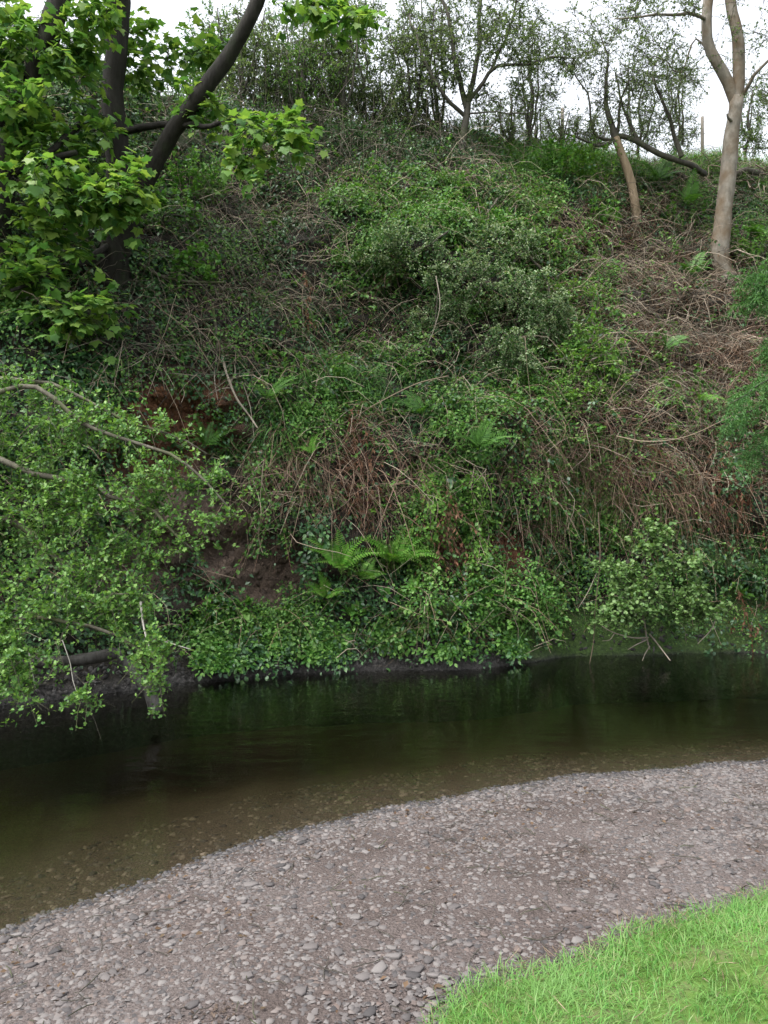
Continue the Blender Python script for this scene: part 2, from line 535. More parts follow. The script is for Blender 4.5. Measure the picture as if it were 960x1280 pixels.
def smoothcurve(C):
    x = np.linspace(C[0, 0], C[-1, 0], 4000)
    y = np.interp(x, C[:, 0], C[:, 1])
    k = np.hanning(23); k /= k.sum()
    y2 = np.convolve(np.pad(y, 11, mode='edge'), k, mode='valid')
    return x, y2
_fx, _fy = smoothcurve(FAR); _nx, _ny = smoothcurve(NEAR); _lx, _ly = smoothcurve(LAWN)
far_y = lambda x: np.interp(x, _fx, _fy) + .10 * fbm(np.stack([np.asarray(x) * 1.3, 0 * x, 0 * x], -1), 3, 5)
near_y = lambda x: np.interp(x, _nx, _ny) + .06 * fbm(np.stack([np.asarray(x) * 2.5, 0 * x, 0 * x], -1), 4, 9) + .03 * fbm(np.stack([np.asarray(x) * 9, 0 * x, 0 * x], -1), 2, 19)
lawn_y = lambda x: np.interp(x, _lx, _ly)

def slope_of(fx, fy, x):
    return (np.interp(x + .05, fx, fy) - np.interp(x - .05, fx, fy)) / .1

def beach_z(x, y):
    """height of the gravel / stream bed"""
    x = np.asarray(x, float); y = np.asarray(y, float)
    sN = (near_y(x) - y) / np.sqrt(1 + slope_of(_nx, _ny, x) ** 2)        # >0 on the near side
    sF = (far_y(x) - y) / np.sqrt(1 + slope_of(_fx, _fy, x) ** 2)         # >0 this side of the far edge
    land = .36 * (1 - np.exp(-np.maximum(sN, 0) * .42)) * 1.15
    dw = np.maximum(-sN, 0)
    wet = -.05 * (1 - np.exp(-dw * 3)) - .60 * (1 - np.exp(-(dw / 2.1) ** 1.7))
    z = np.where(sN > 0, land, wet)
    z = z + .015 * fbm(np.stack([x * 1.2, y * 1.2, 0 * x], -1), 3, 3) * np.clip(np.abs(sN) * 3, 0, 1)
    return z, sN, sF

def lawn_z(x, y):
    z, _, _ = beach_z(x, y)
    e = (lawn_y(x) - y) / np.sqrt(1 + slope_of(_lx, _ly, x) ** 2)
    return z + np.clip(e, -.05, .5) * .16 + .02 + .03 * fbm(np.stack([np.asarray(x) * 2, np.asarray(y) * 2, 0 * np.asarray(x)], -1), 3, 4), e

def grid_mesh(name, X, Y, Z, mat, zones=None, smooth=True):
    nu, nv = X.shape
    V = np.stack([X, Y, Z], -1).reshape(-1, 3)
    i = (np.arange(nu - 1)[:, None] * nv + np.arange(nv - 1)[None]).ravel()
    F = np.concatenate([np.stack([i, i + nv, i + nv + 1], -1), np.stack([i, i + nv + 1, i + 1], -1)])
    mb = MB().add(V, F)
    o = mb.build(name, mat, smooth=smooth)
    if zones is not None:
        ca = o.data.color_attributes.new('zones', 'FLOAT_COLOR', 'POINT')
        ca.data.foreach_set('color', zones.reshape(-1, 4).astype(np.float32).ravel())
    return o

def axis(a, b, c, d, fine, coarse):
    """coarse-fine-coarse spacing"""
    return np.concatenate([np.linspace(a, b, coarse, endpoint=False), np.linspace(b, c, fine, endpoint=False), np.linspace(c, d, coarse + 1)])

# gravel beach and stream bed, one sheet
xs = axis(-40, -5, 7, 40, 170, 10)
vs = np.concatenate([np.linspace(0, .22, 10, endpoint=False), np.linspace(.22, 1, 115)])
gx = np.repeat(xs[:, None], len(vs), 1)
y_lo = np.minimum(-24.0, far_y(xs) - 30)[:, None]
y_hi = (far_y(xs) + .35)[:, None]
vv = np.where(vs < .22, vs / .22 * .78, .78 + (vs - .22) / .78 * .22)[None]
gy = y_lo + (y_hi - y_lo) * vv
gz, sN, sF = beach_z(gx, gy)
# under the lawn the gravel sheet dips out of the way
_, le = lawn_z(gx, gy)
gz = gz - np.clip(le * 1.5, 0, .06)
zn = np.zeros(gx.shape + (4,)); zn[..., 3] = 1
zn[..., 0] = np.maximum(np.clip(.5 - (sN - .03) * 9, 0, 1), .55 * np.clip(1 - (sN - .06 - .06 * fbm(np.stack([gx * 2, gy * 2, 0 * gx], -1), 3, 6)) * 9, 0, 1))
beach = grid_mesh('gravel_beach', gx, gy, gz, M['beach'], zn)
tag(beach, 'grey brown gravel shore sloping into the dark stream', 'gravel', kind='structure')

# the lawn (turf), a sheet above the gravel, its edge thinning onto the stones
ly_ = np.concatenate([np.linspace(0, .6, 30), np.linspace(.68, 30, 40)])
xs = axis(-38, -1, 5, 40, 140, 14)
gx = np.repeat(xs[:, None], len(ly_), 1)
gy = lawn_y(xs)[:, None] + .04 * fbm(np.stack([xs * 4, xs * 0, xs * 0], -1), 3, 8)[:, None] - ly_[None]
gz, le = lawn_z(gx, gy)
gz[:, 0] -= .05
lawn = grid_mesh('lawn', gx, gy, gz, M['turf'])
tag(lawn, 'bright green mown grass verge beside the gravel', 'lawn', kind='structure')

# the steep bank: profile (height, set-back) swept along the far shore
PROF = arr((-.75, -.35), (-.3, -.06), (0, 0), (.07, .02), (.12, .10), (.5, .30), (1.0, .52), (1.7, .74), (2.5, .86), (3.2, 1.02), (3.8, 1.3), (4.4, 1.75),
           (5.4, 2.45), (6.5, 3.2), (7.6, 4.0), (8.6, 4.6), (9.4, 5.1), (9.8, 5.5))
seg = np.concatenate([[0], np.cumsum(np.linalg.norm(np.diff(PROF, axis=0), axis=1))])
NT, NU = 150, 330
tt = np.linspace(0, seg[-1], NT)
pz = np.interp(tt, seg, PROF[:, 0]); pd = np.interp(tt, seg, PROF[:, 1])
xs = axis(-13, -6, 8.5, 15, 225, 22); NU = len(xs)
BX = np.repeat(xs[:, None], NT, 1)
BZ = np.repeat(pz[None], NU, 0)
BY = far_y(xs)[:, None] + pd[None]
amp = np.clip(BZ / .9, .0, 1)
q = np.stack([BX, BY * .6, BZ], -1)
BY = BY + amp * (.42 * fbm(q * .55, 3, 21) + .46 * fbm(q * 1.5, 3, 22) + .13 * fbm(q * 5, 3, 23) + .05 * fbm(q * 14, 2, 24))
BY = BY + amp * np.clip((8.6 - BZ) / 1.5, 0, 1) * .38 * fbm(np.stack([BX * .9, 0 * BX, BZ * 2.3], -1), 3, 27)
BZ = BZ + amp * (.10 * fbm(q * 1.1, 3, 31)) + np.clip((BZ - 7) / 2, 0, 1) * .22 * fbm(np.stack([BX * .5, 0 * BX, 0 * BX], -1), 3, 33)
def bump(px, py, rx, ry, h):
    """hollow (h>0) or bulge of the bank around the place seen at px, py"""
    global BY
    PXx = 480 + BX / BY * FPX; PYy = 640 - (BZ - CAMZ) / BY * FPX
    BY = BY + h * np.exp(-((PXx - px) / rx) ** 2 - ((PYy - py) / ry) ** 2)
bump(215, 535, 70, 50, .55)
bump(300, 690, 90, 55, .35)
bump(520, 500, 60, 40, .35)
bump(560, 470, 40, 35, .4)
bump(440, 420, 50, 40, .3)
bump(330, 450, 50, 35, .3)
bump(850, 755, 90, 30, .12)
bump(610, 300, 130, 85, -.75)
bump(520, 455, 110, 32, .45)
bump(140, 350, 60, 35, .35)
bump(840, 560, 120, 60, -.25)
BPX = 480 + BX / BY * FPX; BPY = 640 - (BZ - CAMZ) / BY * FPX
du = np.stack([np.gradient(a, axis=0) for a in (BX, BY, BZ)], -1)
dv = np.stack([np.gradient(a, axis=1) for a in (BX, BY, BZ)], -1)
BN = nrm(np.cross(du, dv))
BN = np.where((BN[..., 1:2] > 0) & (BN[..., 2:3] < .2), -BN, BN)
BPOS = np.stack([BX, BY, BZ], -1)
BAREA = np.linalg.norm(np.cross(du, dv), axis=-1)

def blob(px, py, E):
    """0..1 mask from soft ellipses (px, py, rx, ry)"""
    m = np.zeros(np.shape(px))
    for (a, b, rx, ry) in E:
        m = np.maximum(m, np.exp(-(((px - a) / rx) ** 2 + ((py - b) / ry) ** 2) ** 1.5))
    return m

RED = [(215, 525, 80, 55), (180, 560, 60, 40), (250, 490, 60, 20), (610, 690, 60, 25), (540, 680, 25, 25), (640, 690, 20, 40)]
BARE = [(215, 525, 65, 45), (170, 700, 60, 50), (185, 610, 50, 60), (240, 665, 80, 40), (310, 712, 90, 42), (345, 732, 55, 26), (630, 690, 22, 30), (545, 690, 20, 20), (580,690,30,14)]
MOSS = [(690, 790, 70, 50), (800, 805, 170, 26), (880, 785, 110, 40), (760, 790, 60, 30), (870, 690, 60, 60), (600, 760, 60, 40), (420, 800, 80, 20), (940, 740, 50, 60)]
zn = np.zeros(BX.shape + (4,)); zn[..., 3] = 1
zn[..., 0] = np.clip(blob(BPX, BPY, RED) * 1.2, 0, 1)
zn[..., 3] = np.clip(blob(BPX, BPY, BARE) * 1.4, 0, 1)  # outside bare earth the soil takes the painted gap shade
zn[..., 1] = np.clip(np.maximum(blob(BPX, BPY, MOSS) * 1.3, np.clip((BZ - 8) / 1, 0, 1)), 0, 1)
zn[..., 2] = np.clip((.17 + .07 * fbm(BPOS * 3, 2, 2) - .13 * np.clip((BPX - 640) / 60, 0, 1) - BZ) * 11, 0, 1)
bank = grid_mesh('stream_bank', BX, BY, BZ, M['soil'], zn)
tag(bank, 'steep overgrown earth bank rising above the stream', 'bank', kind='structure')
# the field behind the crest, going on to the horizon
fs = np.concatenate([np.linspace(0, 3, 10), np.geomspace(3.6, 400, 16)])
FX = np.repeat(BX[:, -1:], len(fs), 1) + BX[:, -1:] * (fs[None] / 18)
FY = BY[:, -1:] + fs[None]
FZ = BZ[:, -1:] + .28 * (1 - np.exp(-fs[None] / 1.0)) + .035 * np.minimum(fs[None], 60) + .05 * fbm(np.stack([FX * .8, FY * .8, 0 * FX], -1), 3, 41) * np.clip(fs[None], 0, 1)
tag(grid_mesh('field', FX, FY, FZ, M['field']), 'grass field on top of the bank', 'field', kind='structure')

def bank_at(px, py):
    d = np.hypot(BPX - px, BPY - py)
    c = np.where(d < 9)
    if len(c[0]) == 0:
        k = np.unravel_index(np.argmin(d), d.shape)
    else:
        j = np.argmin(BY[c]); k = (c[0][j], c[1][j])
    return BPOS[k].copy(), BN[k].copy()

def bank_scatter(n, dens):
    """n random points on the bank; dens = array on the grid"""
    w = (BAREA * dens)[:-1, :-1]
    w = np.where((BZ[:-1, :-1] > .05), w, 0).ravel()
    cs = np.cumsum(w)
    idx = np.searchsorted(cs, U(0, cs[-1], n))
    i, j = np.unravel_index(np.minimum(idx, len(w) - 1), (BX.shape[0] - 1, BX.shape[1] - 1))
    a, b = U(size=(n, 1)), U(size=(n, 1))
    p = (BPOS[i, j] * (1 - a) + BPOS[i + 1, j] * a) * (1 - b) + (BPOS[i, j + 1] * (1 - a) + BPOS[i + 1, j + 1] * a) * b
    return p, BN[i, j]

# water: a closed body between the shores
xs = axis(-36, -6, 9, 36, 120, 20)
vv = np.linspace(0, 1, 24)
gx = np.repeat(xs[:, None], 24, 1)
gy = (near_y(xs) - .25)[:, None] * (1 - vv) + (far_y(xs) + .12)[:, None] * vv
nu, nv = gx.shape
top = np.stack([gx, gy, 0 * gx], -1).reshape(-1, 3)
bot = top - np.array([0, 0, 1.1])
i = (np.arange(nu - 1)[:, None] * nv + np.arange(nv - 1)[None]).ravel()
Ft = np.concatenate([np.stack([i, i + nv, i + nv + 1], -1), np.stack([i, i + nv + 1, i + 1], -1)])
off = nu * nv
rim = np.concatenate([np.arange(nu) * nv, (nu - 1) * nv + np.arange(1, nv), (np.arange(nu - 2, -1, -1)) * nv + nv - 1, np.arange(nv - 2, -1, -1)])
a, b = rim[:-1], rim[1:]
Fs = np.concatenate([np.stack([a, a + off, b], -1), np.stack([b, a + off, b + off], -1)])
wmb = MB().add(np.concatenate([top, bot]), np.concatenate([Ft, Ft[:, ::-1] + off, Fs]))
water = wmb.build('stream_water', M['water'])
tag(water, 'dark still stream running along the foot of the bank', 'water', kind='structure')

# ------------------------------------------------------------------ stones and litter of the gravel beach
def stone_mesh(seed, n=7):
    r = random.Random(seed)
    top, mid, bot = [], [], []
    for k in range(n):
        a = 2 * PI * k / n + r.uniform(-.32, .32)
        R = r.uniform(.62, 1.15)
        ex = r.uniform(.7, .88)
        mid.append((math.cos(a) * R * .5, math.sin(a) * R * .38, r.uniform(.02, .08)))
        top.append((math.cos(a) * R * .5 * ex, math.sin(a) * R * .38 * ex, r.uniform(.10, .15)))
        bot.append((math.cos(a) * R * .42, math.sin(a) * R * .32, -.10))
    V = np.array(top + mid + bot + [(r.uniform(-.05, .05), 0, r.uniform(.11, .15))])
    F = []
    for k in range(n):
        k2 = (k + 1) % n
        F += [(3 * n, k, k2), (k, n + k, n + k2), (k, n + k2, k2), (n + k, 2 * n + k, 2 * n + k2), (n + k, 2 * n + k2, n + k2)]
    return V, np.array(F)
T_STONE = [stone_mesh(s, 6 + s % 3) for s in range(7)]
T_STONE = [(V * [1, 1, .75], F) for V, F in T_STONE]
def lowstone(seed, n, skirt=True):
    # upper side only: the rest is pressed into the silt
    V, F = stone_mesh(seed, n)
    V = V * [1, 1, .85]
    top, mid, c = V[:n], V[n:2 * n] * [1, 1, 1] - [0, 0, .05], V[-1:]
    if not skirt:
        return np.concatenate([mid, c]), np.array([(n, k, (k + 1) % n) for k in range(n)])
    F = []
    for k in range(n):
        k2 = (k + 1) % n
        F += [(2 * n, k, k2), (k, n + k, n + k2), (k, n + k2, k2)]
    return np.concatenate([top, mid, c]), np.array(F)
T_LOW = [lowstone(80 + s, 5 + (s == 0)) for s in range(5)]
T_CHIP = []
for s in range(5):
    T_CHIP.append(lowstone(50 + s, 5, False))

def beach_points(n, xlo, xhi, smin, smax, bias=None):
    out = []
    while len(out) == 0 or sum(map(len, out)) < n:
        x = U(xlo, xhi, n); s = U(smin, smax, n)
        y = near_y(x) - s
        z, sN, sF = beach_z(x, y)
        le = lawn_y(x) - y
        keep = (le < .03 + .05 * U(size=n)) & (y > 1.0)
        if bias is not None:
            keep &= U(size=n) < bias(x, y, sN)
        out.append(np.stack([x, y, z], -1)[keep])
    return np.concatenate(out)[:n]

def stone_rot(n, tilt):
    a = U(0, 2 * PI, n)
    d = np.stack([np.cos(a), np.sin(a), U(-tilt, tilt, n)], -1)
    nn = np.stack([U(-tilt, tilt, n), U(-tilt, tilt, n), np.ones(n)], -1)
    return frames(d, nn)

patchy = lambda x, y, s: np.clip(.55 + .9 * fbm(np.stack([x * 1.6, y * 1.6, 0 * x], -1), 3, 60) + .75 * np.exp(-np.abs(s - .15) * 3.0), .22, 1)
# the 300 that show largest
pts = beach_points(900, -2.4, 4.4, .12, 3.6, patchy)
pxv = 480 + pts[:, 0] / pts[:, 1] * FPX; pyv = 640 - (pts[:, 2] - CAMZ) / pts[:, 1] * FPX
vis = (pxv > 4) & (pxv < 956) & (pyv < 1276)
pts = pts[vis][:300]
smesh = [MB().add(*T).mesh('stone', M['stone']) for T in T_STONE]
R = stone_rot(len(pts), .18)
size = U(.045, .078, len(pts)) * np.where(U(size=len(pts)) < .12, 1.25, 1)
for k in range(len(pts)):
    o = bpy.data.objects.new('stone', smesh[k % len(smesh)])
    COL.objects.link(o)
    Mx = Matrix([[*(R[k][r] * size[k]), pts[k][r] + (.004 if r == 2 else 0)] for r in range(3)] + [[0, 0, 0, 1]])
    o.parent = beach
    o.matrix_world = Mx
# the countless rest
mb = MB()
for (n, lo, hi, smin, smax, xlo, xhi) in ((15500, .016, .054, .10, 3.7, -2.6, 4.6), (4600, .018, .055, -.07, .17, -3.2, 6), (2600, .03, .08, -1.6, -.05, -2.6, 5)):
    if smin == -.07:
        gravel = mb.build('gravel', M['stone'], beach, stuff=True); mb = MB()
    if smin < -1:
        mb.build('damp_gravel', M['dampstone'], beach, stuff=True); mb = MB()
    p = beach_points(n, xlo, xhi, smin, smax, patchy)
    for q in range(5):
        s = slice(q, None, 5)
        m_ = len(p[s])
        sz = lo + (hi - lo) * U(size=m_) ** 2
        mb.add(*place(T_LOW[q], p[s], stone_rot(m_, .3), sz))
mb.build('submerged_gravel', M['wetstone'], beach, stuff=True); mb = MB()
for (n, lo, hi) in ((13000, .009, .026), (8000, .02, .048)):
    p = beach_points(n, -2.2, 3.8, -.02, 3.6, lambda x, y, s: np.clip(.5 + .8 * fbm(np.stack([x * 2, y * 2, 0 * x], -1), 3, 77), .1, 1))
    for q in range(5):
        s = slice(q, None, 5)
        m_ = len(p[s])
        mb.add(*place(T_CHIP[q], p[s] , stone_rot(m_, .35), U(lo, hi, m_)))
mb.build('grit', M['stone'], beach, stuff=True)
# twigs and leaf litter washed up on the gravel
mb = MB()
p = beach_points(420, -2.2, 3.8, .1, 3.4)
a = U(0, 2 * PI, len(p)); L = U(.03, .16, len(p)) * np.where(U(size=len(p)) < .1, 1.7, 1)
d = np.stack([np.cos(a), np.sin(a), U(-.05, .12, len(p))], -1)
s = np.linspace(-.5, .5, 4)
path = p[:, None] + d[:, None] * (L[:, None, None] * s[None, :, None]) + np.array([0, 0, .012]) + rng.normal(size=(len(p), 4, 3)) * .004
mb.add(*tubes(path, np.full((len(p), 4), .0024), 3))
mb.build('twig_litter', M['bark_g'], beach, stuff=True)
mb = MB()
p = beach_points(420, -2.2, 3.8, .1, 3.4, lambda x, y, s: np.clip(fbm(np.stack([x * 3, y * 3, 0 * x], -1), 3, 99) * 2, .03, 1))
mb.add(*place(T_RHOMB, p + np.array([0, 0, .012]), stone_rot(len(p), .5), U(.015, .04, len(p))))
mb.build('leaf_litter', M['litter'], beach, stuff=True)

# dark crumbs of rotted leaf trodden into the silt
mb = MB()
cc = beach_points(26, -1.8, 3.2, .4, 3.2)
p = np.repeat(cc, 70, 0) + rng.normal(size=(26 * 70, 3)) * [.07, .045, 0]
p[:, 2] = beach_z(p[:, 0], p[:, 1])[0] + .004
p = p[lawn_y(p[:, 0]) - p[:, 1] < .05]
mb.add(*place(T_CHIP[0], p, stone_rot(len(p), .5), U(.006, .020, len(p))))
mb.build('rotted_litter', M['soilclod'], beach, stuff=True)
# specks of leaf and petal drifting on the water
n_ = 60
x = U(-4, 5, n_); f_ = U(.08, .95, n_) ** .8
y = near_y(x) * (1 - f_) + far_y(x) * f_
p = np.stack([x, y, np.full(n_, .004)], -1)
MB().add(*place((T_RHOMB[0] * [1, 1, .12], T_RHOMB[1]), p, stone_rot(n_, .02), U(.008, .022, n_))).build('floating_speck', M['grey'], water, stuff=True)
# clods and stones on the muddy lip under the bank
lip = np.where((BZ > .0) & (BZ < .34), 1.0, 0) * np.where((BPX > -60) & (BPX < 650), 1, .12)
p, nn = bank_scatter(1500, lip)
mb = MB()
for q in range(5):
    s = slice(q, None, 5)
    m_ = len(p[s])
    mb.add(*place(T_LOW[q], p[s] - nn[s] * .01, frames(rand_dir(m_), nrm(nn[s] + .5 * rand_dir(m_))), np.stack([U(.03, .14, m_), U(.03, .12, m_), U(.10, .35, m_)], -1)))
mb.build('mud_clod', M['mud'], bank, stuff=True)
scar = np.clip(blob(BPX, BPY, BARE), 0, 1)
for mt, dn in (('redclod', scar * zn[..., 0]), ('soilclod', scar * (1 - zn[..., 0]))):
    p, nn = bank_scatter(900, dn)
    mb = MB()
    for q in range(5):
        s = slice(q, None, 5)
        m_ = len(p[s])
        mb.add(*place(T_LOW[q], p[s] - nn[s] * .015, frames(rand_dir(m_) * [1, 1, .4], nrm(nn[s] + .5 * rand_dir(m_))), np.stack([U(.03, .16, m_), U(.03, .12, m_), U(.12, .45, m_)], -1)))
    mb.build('earth_clod', M[mt], bank, stuff=True)

# ------------------------------------------------------------------ lawn grass
mb = MB()
def lawn_points(n, edge_lo, edge_hi):
    x = U(-.6, 3.6, n)
    e = U(edge_lo, edge_hi, n)
    y = lawn_y(x) - e
    k = (y > 1.3) & (y < 5)
    x, y = x[k], y[k]
    z, _ = lawn_z(x, y)
    return np.stack([x, y, z], -1), e[k]
for bi, (n, lo, hi, h0, h1, w, bend) in enumerate(((38000, .0, 2.2, .035, .075, .034, .5), (32000, .0, 2.2, .04, .09, .028, .9), (9000, -.10, .30, .025, .075, .03, .6), (5000, -.02, 2.0, .08, .13, .018, .5))):
    p, e = lawn_points(n, lo, hi)
    k = U(size=len(p)) < np.clip(.55 + .9 * fbm(p * np.array([3, 3, 0]), 3, 55 + bi) + .3, .15, 1)
    p = p[k]; m_ = len(p)
    a = U(0, 2 * PI, m_)
    lean = U(.1, .75, m_)
    comb = .35 * np.stack([fbm(p * 2.5, 2, 61), fbm(p * 2.5, 2, 62), 0 * a], -1)
    d = np.stack([np.cos(a) * lean, np.sin(a) * lean, np.ones(m_)], -1) + comb * 2
    nn = np.stack([np.cos(a), np.sin(a), -lean], -1) * -1
    mb.add(*place(blade(2, bend, w), p - np.array([0, 0, .01]), frames(d, nn + .3 * rand_dir(m_)), U(h0, h1, m_)))
g = mb.build('grass', M['lawn'], stuff=True)
mb = MB()
for n, lo, hi in ((1600, .0, 2.0), (900, -.14, .12)):
    p, e = lawn_points(n, lo, hi)
    m_ = len(p)
    a = U(0, 2 * PI, m_)
    d = np.stack([np.cos(a), np.sin(a), U(.1, 1.0, m_)], -1)
    mb.add(*place(blade(2, .5, .022), p, frames(d, rand_dir(m_)), U(.03, .09, m_)))
tag(mb.build('dead_grass', M['dry'], stuff=True), 'scattered straw coloured dead blades in the lawn edge', 'grass')
tag(g, 'short bright green lawn grass at the edge of the gravel', 'grass')

# ------------------------------------------------------------------ tree tools
def catmull(pts, step):
    pts = np.asarray(pts, float)
    Q = np.concatenate([[2 * pts[0] - pts[1]], pts, [2 * pts[-1] - pts[-2]]])
    out = []
    for k in range(1, len(Q) - 2):
        n = max(2, int(np.linalg.norm(Q[k + 1] - Q[k]) / step))
        t = np.linspace(0, 1, n, endpoint=False)[:, None]
        out.append(.5 * (2 * Q[k] + (Q[k + 1] - Q[k - 1]) * t + (2 * Q[k - 1] - 5 * Q[k] + 4 * Q[k + 1] - Q[k + 2]) * t ** 2 + (3 * Q[k] - Q[k - 1] - 3 * Q[k + 1] + Q[k + 2]) * t ** 3))
    out.append(pts[-1:])
    return np.concatenate(out)

def limb_tube(path, r0, r1, sides=9, flare=0, wob=.08, seed=0, knots=True):
    k = len(path)
    t = np.linspace(0, 1, k)
    r = r0 + (r1 - r0) * t
    r = r + flare * r0 * np.exp(-t * 14)
    r = r * (1 + wob * fbm(np.stack([t * 12, 0 * t + seed, 0 * t], -1), 3, 5 + seed))
    V, F = tubes(path[None], r[None], sides)
    V = V + (nrm(V - np.repeat(path, sides, 0)) * (wob * r.repeat(sides) * vnoise(V * 9, 3 + seed))[:, None])
    c = V[-sides:].mean(0)
    F = np.concatenate([F, np.array([(len(V) - sides + j, len(V) - sides + (j + 1) % sides, len(V)) for j in range(sides)])])
    return np.concatenate([V, c[None]]), F

class Skel:
    def __init__(self):
        self.pos, self.dir, self.rmin, self.par, self.depth = [], [], [], [], []
        self.limbs, self.chains = [], []
    def limb(self, pts, r0, r1, step=.18, wander=.05):
        path = catmull(pts, step)
        n = len(path)
        path = path + wander * np.stack([fbm(np.stack([np.arange(n) * .35, np.full(n, k * 7.3 + len(self.limbs)), 0 * np.arange(n)], -1), 3, 71) for k in range(3)], -1) * np.minimum(np.arange(n), 5)[:, None] / 5 * (2.2 if r0 < .06 else 1)
        t = nrm(np.gradient(path, axis=0))
        base = len(self.pos)
        for k in range(n):
            self.pos.append(path[k]); self.dir.append(t[k]); self.rmin.append(r0 + (r1 - r0) * k / (n - 1))
            self.par.append(base + k - 1 if k else -1); self.depth.append(0.)
        self.limbs.append((path, r0, r1))
        return path
    def grow(self, targets, K=7, wob=.10, droop=.0, r_tip=.004, start=.5, back=.35):
        """connect each target to the nearest branch by a curved shoot"""
        T = np.asarray(targets, float)
        P0 = np.array(self.pos)
        d0 = np.min(np.linalg.norm(T[:, None] - P0[None], axis=-1), axis=1)
        for ti in np.argsort(d0):
            q = T[ti]
            PP = np.array(self.pos)
            D = np.linalg.norm(PP - q, axis=1)
            al = ((q - PP) * np.array(self.dir)).sum(1) / (D + 1e-6)
            cost = D * (1 + back * (1 - al)) + .12 * np.array(self.depth)
            j = int(np.argmin(cost))
            p0 = PP[j]; L = D[j]
            if L < .05:
                continue
            c = p0 + np.array(self.dir[j]) * L * start + np.array([0, 0, droop * L])
            s = np.linspace(0, 1, K)[:, None]
            path = (1 - s) ** 2 * p0 + 2 * s * (1 - s) * c + s ** 2 * q
            w = rng.normal(size=(K, 3)) * wob * L / K
            w[0] = 0
            path = path + w
            r0 = min(self.rmin[j] * .75, r_tip + .010 * L + .0035 * L * L)
            r = r0 + (r_tip - r0) * s[:, 0]
            t = nrm(np.gradient(path, axis=0))
            base = len(self.pos)
            for k in range(1, K):
                self.pos.append(path[k]); self.dir.append(t[k]); self.rmin.append(r[k]); self.par.append(j if k == 1 else base + k - 2)
                self.depth.append(self.depth[j] + L * k / K)
            self.chains.append((path, r))
        return self
    def chain_arrays(self):
        return np.array([c[0] for c in self.chains]), np.array([c[1] for c in self.chains])

def ell(blobs):
    """targets sampled in ellipsoids given as (px, py, Y, rx_px, ry_px, rY, n)"""
    out = []
    for (px, py, Y, rx, ry, rY, n) in blobs:
        v = rng.normal(size=(n, 3)); v = nrm(v) * (U(size=(n, 1)) ** .4)
        for a in v:
            out.append(P(px + a[0] * rx, py + a[2] * ry, Y + a[1] * rY))
    return np.array(out)

def shoots(paths, per, L0, L1, t0=.35, spread=.9, droop=0., K=3):
    """side shoots off a set of branches (N,k,3)"""
    N, k = paths.shape[:2]
    i = np.repeat(np.arange(N), per)
    m = len(i)
    t = U(t0, 1, m) * (k - 1)
    a = np.minimum(t.astype(int), k - 2); f = (t - a)[:, None]
    p = paths[i, a] * (1 - f) + paths[i, a + 1] * f
    tan = nrm(paths[i, a + 1] - paths[i, a])
    d = nrm(tan * U(.3, 1, (m, 1)) + rand_dir(m) * spread)
    L = U(L0, L1, (m, 1))
    s = np.linspace(0, 1, K)
    out = p[:, None] + d[:, None] * (L[:, None] * s[None, :, None])
    out[..., 2] -= droop * L * s[None] ** 2
    out += rng.normal(size=out.shape) * L[:, None] * .05 * s[None, :, None]
    return out

def leaves_on(paths, per, size, T, t0=.15, up=.8, out=.8, droop=.1, stalk=0.):
    """N*per leaves along branches: returns pos, R, scale"""
    N, k = paths.shape[:2]
    i = np.repeat(np.arange(N), per)
    m = len(i)
    t = U(t0, 1, m) * (k - 1)
    a = np.minimum(t.astype(int), k - 2); f = (t - a)[:, None]
    p = paths[i, a] * (1 - f) + paths[i, a + 1] * f
    tan = nrm(paths[i, a + 1] - paths[i, a])
    d = nrm(tan * .6 + rand_dir(m) * out * np.array([1, 1, .7]) - np.array([0, 0, droop]))
    n = nrm(np.array([0, -.1, 1.]) * up + rand_dir(m) * .45)
    sc = U(size[0], size[1], m)
    return p + d * (sc * stalk)[:, None], frames(d, n), sc

def in_view(p, mx=60):
    px = 480 + p[:, 0] / p[:, 1] * FPX; py = 640 - (p[:, 2] - CAMZ) / p[:, 1] * FPX
    return (px > -mx) & (px < 960 + mx) & (py > -mx) & (py < 1280 + mx)

def leaf_objects(parent, name, meshes, pos, R, sc):
    for k in range(len(pos)):
        o = bpy.data.objects.new(name, meshes[k % len(meshes)])
        COL.objects.link(o)
        o.parent = parent
        o.matrix_parent_inverse = Matrix.Translation(parent.location).inverted()
        o.matrix_basis = Matrix([[*(R[k][r] * sc[k]), pos[k][r]] for r in range(3)] + [[0, 0, 0, 1]])

def build_skel(sk, root, trunk_idx, bark, twig_mat=None, sides=9, flare=.5, chain_sides=4):
    for k, (path, r0, r1) in enumerate(sk.limbs):
        nm = 'trunk' if k in trunk_idx else 'limb'
        MB().add(*limb_tube(path, r0, r1, sides, flare if k in trunk_idx else 0, seed=k)).build(nm, bark, root, smooth=True)
    if sk.chains:
        pc, rc = sk.chain_arrays()
        MB().add(*tubes(pc, rc, chain_sides)).build('branchwork', twig_mat or bark, root, smooth=True, stuff=True)

